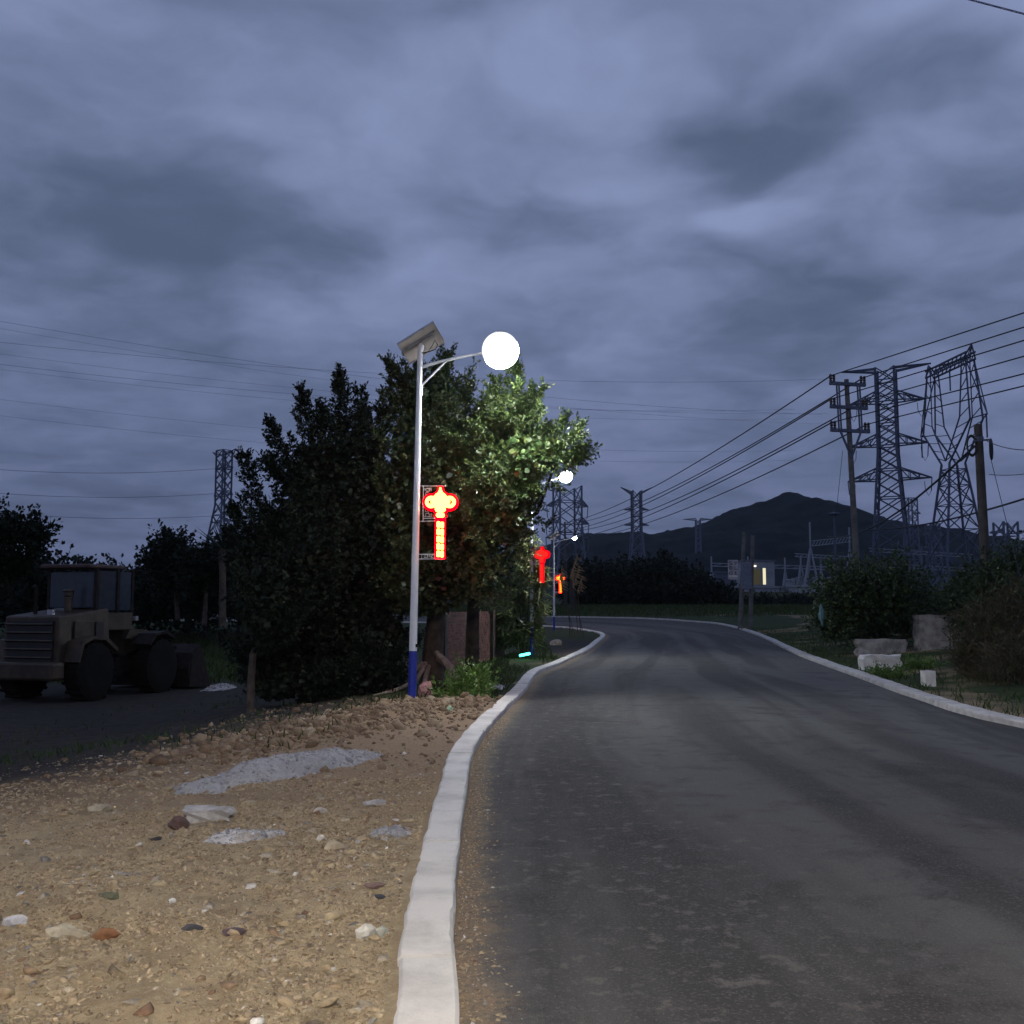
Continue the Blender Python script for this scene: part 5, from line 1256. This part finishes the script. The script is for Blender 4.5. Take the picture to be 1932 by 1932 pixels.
# control building with lit windows
cb = thing('control_building', 'low substation building with a bright lit window behind the twin posts', 'building', tuple(P(1432, 1112, 212)))
MB().box((0, 3, 2.9), (6.6, 6, 5.8)).build('wall', M['wall_pale'], cb)
MB().box((0, 3, 5.95), (7.0, 6.5, .3)).build('roof', M['steel_far'], cb)
wn = MB().box((1.15, -.03, 2.7), (.75, .08, 3.6)).build('window_frame', M['alu'], cb)
MB().box((1.15, -.08, 2.7), (.6, .04, 3.4)).build('lit_pane', emit('lit_window', (1.0, .93, .62), .9), wn)
wn = MB().box((-.35, -.03, 2.6), (1.7, .08, 3.4)).build('window_frame', M['alu'], cb)
MB().box((-.35, -.08, 2.6), (1.5, .04, 3.2)).build('lit_pane', emit('dim_window', (.9, .8, .5), .05), wn)
wn = MB().box((-.8, -.06, 4.9), (.6, .1, .5)).build('wall_lamp', emit('wall_lamp_glow', (1.0, .9, .7), 2.0), cb)
def slabwall(name, label, cat, poly, Y, dep, m, rows=0):
    """wall from an outline at distance Y with real thickness"""
    c = P(*poly[0], Y); t = thing(name, label, cat, tuple(c)); pts = [P(px, py, Y) - c for px, py in poly]
    n = len(pts); b = MB().add(pts + [p + Vector((0, dep, 0)) for p in pts], [tuple(range(n)), tuple(reversed(range(n, 2 * n)))] + [(i, i + n, (i + 1) % n + n, (i + 1) % n) for i in range(n)])
    b.build('wall_face', m, t)
    a = P(poly[0][0], poly[0][1], Y - .1) - c; e = P(poly[1][0], poly[1][1], Y - .1) - c
    MB().bar(a, e, .35).build('coping', m, t); return t
slabwall('retaining_wall', 'pale sloping concrete retaining wall left of the green bush', 'retaining wall', [(1484, 1106), (1632, 1106), (1610, 1140), (1560, 1152), (1540, 1152), (1512, 1140), (1492, 1120)], 196, 2.0, M['wall_pale'])
slabwall('compound_wall', 'long low pale wall along the front of the substation', 'wall', [(1335, 1106), (1492, 1108), (1492, 1117), (1418, 1117), (1335, 1113)], 198, .6, M['gantry'])
slabwall('shed', 'pale block shed behind the retaining wall', 'shed', [(1502, 1090), (1640, 1090), (1640, 1112), (1502, 1112)], 214, 4.0, M['wall_pale'])
slabwall('shed', 'long grey shed behind the sign at the left of the substation', 'shed', [(1348, 1080), (1420, 1080), (1420, 1108), (1348, 1108)], 222, 4.0, M['steel_far'])
dr = thing('tank', 'small round pale tank at the corner of the retaining wall', 'tank', tuple(P(1487, 1106, 197)))
MB().lathe([(.55, 0), (.55, 1.0), (.1, 1.1)], 14).build('tank_body', M['gantry'], dr, True); MB().lathe([(.85, 1.1), (.8, 1.25), (.05, 1.35)], 14).build('tank_lid', M['gantry'], dr, True)
mpole = thing('mast', 'thin lightning mast with small platform beside the three-arm pole', 'mast', tuple(P(1577, 1080, 190)))
MB().tube([(0, 0, -.3), (0, 0, P(1577, 965, 190).z - P(1577, 1080, 190).z)], [.25, .12], 8).build('mast_tube', M['steel'], mpole, True)
MB().lathe([(.4, 10.6), (1.1, 10.8), (1.1, 11.0), (.3, 11.2)], 12).build('platform', M['steel'], mpole, True)

# ------------------------------------------------------------------ hills
def hill():
    prof = [(-1500, 1105), (-400, 1098), (0, 1092), (100, 1090), (250, 1075), (330, 1085), (500, 1095), (800, 1080), (1000, 1045), (1060, 1026), (1100, 1016), (1150, 1009), (1190, 1006), (1230, 1008), (1260, 1000), (1300, 993), (1340, 984), (1370, 972), (1410, 962), (1440, 954), (1470, 941), (1492, 938), (1515, 944), (1545, 958), (1590, 976), (1640, 988), (1680, 992), (1740, 1008), (1800, 1020), (1860, 1030), (1932, 1038), (2100, 1050), (2600, 1075), (3600, 1100)]
    Yc = 900; px = np.linspace(-1500, 3600, 700); yy = np.interp(px, [p[0] for p in prof], [p[1] for p in prof])
    k = np.hanning(5); k /= k.sum(); yy = np.convolve(np.pad(yy, 2, mode='edge'), k, mode='valid')
    H_ = CAM_H + (1146 - yy) / 1932 * Yc; X = (px - 966) / 1932 * Yc
    ty = np.linspace(-1, 1, 60); XX = np.repeat(X[None], 60, 0); YY = Yc + np.repeat((ty * 320)[:, None], len(X), 1)
    bell = np.repeat(((1 - np.abs(ty) ** 1.7).clip(0))[:, None], len(X), 1)
    Z = 4 + (np.repeat(H_[None], 60, 0) - 4) * bell
    Z += (fbm(XX, YY, .02, 3, 77) * 8 + fbm(XX, YY, .22, 3, 78) * 2.2) * np.minimum(1, bell * 2)
    ii = np.arange(59)[:, None] * len(X) + np.arange(len(X) - 1)[None]; F = np.stack([ii, ii + 1, ii + len(X) + 1, ii + len(X)], -1).reshape(-1, 4)
    m = mat('wooded_hillside', (.015, .025, .030), .95, spec=.05, var=.25, scale=.05)
    kind(np_mesh('hill', np.c_[XX.ravel(), YY.ravel(), Z.ravel()], F, m), 'structure')
hill()

# ------------------------------------------------------------------ background trees
# dark wood beyond the bend: one mass
def wood(name, lobes, n, per, ln, seed, m=None):
    V, F = crown(lobes, [], n, per, ln, .7, seed, core=.3, fill=.3)
    return kind(np_mesh(name, V, F, m or M['wood']), 'stuff')
lw = []
r_ = random.Random(3)
for i in range(26):
    px = 1075 + i * 11.5 + r_.uniform(-6, 6); yt = np.interp(px, [1075, 1120, 1200, 1260, 1300, 1340, 1380], [1075, 1080, 1072, 1062, 1085, 1108, 1122])
    Y = r_.uniform(118, 130); lw.append(lobe(px, (yt + 1145) / 2, r_.uniform(14, 22), (1145 - yt) / 2 * r_.uniform(.92, 1.1), Y, 3.0))
wood('undergrowth', lw, 5200, 7, .45, 21)
lw = []
for i in range(30):
    px = 1335 + i * 11 + r_.uniform(-6, 6); yt = 1137 + r_.uniform(-4, 4) - max(0, (px - 1560) * .05); Y = r_.uniform(120, 150)
    lw.append(lobe(px, (yt + 1150) / 2, r_.uniform(12, 20), 15, Y, 3.0))
wood('undergrowth', lw, 3600, 6, .28, 22)
lw = []
for i in range(34):
    px = -60 + i * 17 + r_.uniform(-6, 6); yt = np.interp(px, [-60, 0, 120, 240, 280, 360, 400, 460], [1045, 1050, 1066, 1085, 1078, 1066, 1050, 1040]); Y = r_.uniform(52, 60)
    lw.append(lobe(px, (yt + 1180) / 2, r_.uniform(16, 26), (1180 - yt) / 2, Y, 1.8))
wood('undergrowth', lw, 5200, 7, .26, 23)
BG = 'trees behind the yard'
def bg_tree(label, root, lobes, n, ln, seed, limbs):
    t = thing('tree', label, 'tree', root, 0, BG)
    V, F = crown(lobes, [], n, 10, ln, .6, seed, core=.25)
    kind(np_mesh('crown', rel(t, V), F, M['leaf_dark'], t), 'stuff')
    b = MB(); o = Vector(root)
    for l in limbs: limb(b, [Vector(p) - o for p in l], .13, .04, 7)
    b.build('trunk', M['bark'], t, True)
bg_tree('dark tree reaching in from the left frame edge above the loader', tuple(P(-40, 1190, 34)), [lobe(20, 1000, 40, 22, 34, .8), lobe(60, 1010, 26, 26, 34, .6), lobe(-20, 1005, 40, 40, 34, .8), lobe(62, 1038, 14, 18, 34, .4), lobe(-30, 1080, 40, 40, 34, .8), lobe(30, 1070, 36, 24, 35, .8)], 700, .16, 24, [[P(-40, 1190, 34), P(-30, 1090, 34), P(-10, 1040, 34), P(40, 1020, 34)], [P(-30, 1100, 34), P(20, 1060, 34.2)]])
bg_tree('rounded dark tree between the loader cab and the yucca', tuple(P(335, 1170, 50)), [lobe(325, 1030, 22, 20, 50, .8), lobe(300, 1052, 24, 20, 50, .8), lobe(345, 1060, 22, 26, 50, .8), lobe(330, 1090, 34, 34, 50, 1.0), lobe(295, 1062, 18, 16, 50, .6)], 600, .2, 25, [[P(335, 1170, 50), P(330, 1090, 50), P(322, 1040, 50)]])
bg_tree('low dark broad tree between the yucca and the rounded tree', tuple(P(385, 1180, 48)), [lobe(385, 1062, 34, 22, 48, .8), lobe(420, 1075, 40, 30, 48, .9), lobe(370, 1090, 30, 30, 48, .8), lobe(440, 1060, 30, 40, 47, .9)], 600, .2, 26, [[P(385, 1180, 48), P(390, 1100, 48), P(395, 1060, 48)]])
yu = thing('yucca', 'spiky yucca with a fan of pointed leaves beside the dark tree', 'yucca', tuple(P(420, 1170, 36)), 0)
o_ = Vector(yu.location); cy_ = P(420, 1035, 36) - o_
MB().tube([(0, 0, -.2), cy_ * .6, cy_], [.13, .12, .15], 10).build('trunk', M['bark'], yu, True)
r_ = random.Random(8)
for i in range(46):
    a = r_.uniform(0, 6.283); e = math.acos(r_.uniform(-.25, 1)); d = Vector((math.sin(e) * math.cos(a), math.sin(e) * math.sin(a), math.cos(e))); L = r_.uniform(.9, 1.35)
    s = d.cross(Vector((0, 0, 1)) if abs(d.z) < .9 else Vector((1, 0, 0))).normalized(); n_ = d.cross(s)
    MB().add([cy_ - s * .02, cy_ + s * .02, cy_ + d * L * .45 + s * .045 - n_ * .01, cy_ + d * L * .45 - s * .045 - n_ * .01, cy_ + d * L, cy_ + d * L * .45 + n_ * .02], [(0, 1, 2, 3), (3, 2, 4), (0, 3, 5), (3, 4, 5), (2, 1, 5), (4, 2, 5)]).build('leaf', M['wood'], yu)

# pale gravel at the far side of the yard
heap('gravel_heap', 'pale gravel strip in the dark yard beyond the loader bucket', 'gravel heap', (P(388, 1262, 28).x, 28, 0), (P(445, 1262, 28).x, 28, 0), .9, .10, M['cement'], M['grey_gravel'], 95, 200, .04)

# ------------------------------------------------------------------ evening haze
hz = MB().box((0, 980, 62), (3500, 2250, 146)).build('haze', None)
m = bpy.data.materials.new('evening_haze'); m.use_nodes = True; t = NT(m.node_tree)
v = t.n('ShaderNodeVolumePrincipled', ins={'Color': (.85, .9, 1, 1), 'Density': 7e-5, 'Anisotropy': .2})
o = t.n('ShaderNodeOutputMaterial'); t.t.links.new(v.outputs[0], o.inputs['Volume'])
hz.data.materials.append(m); kind(hz, 'stuff')
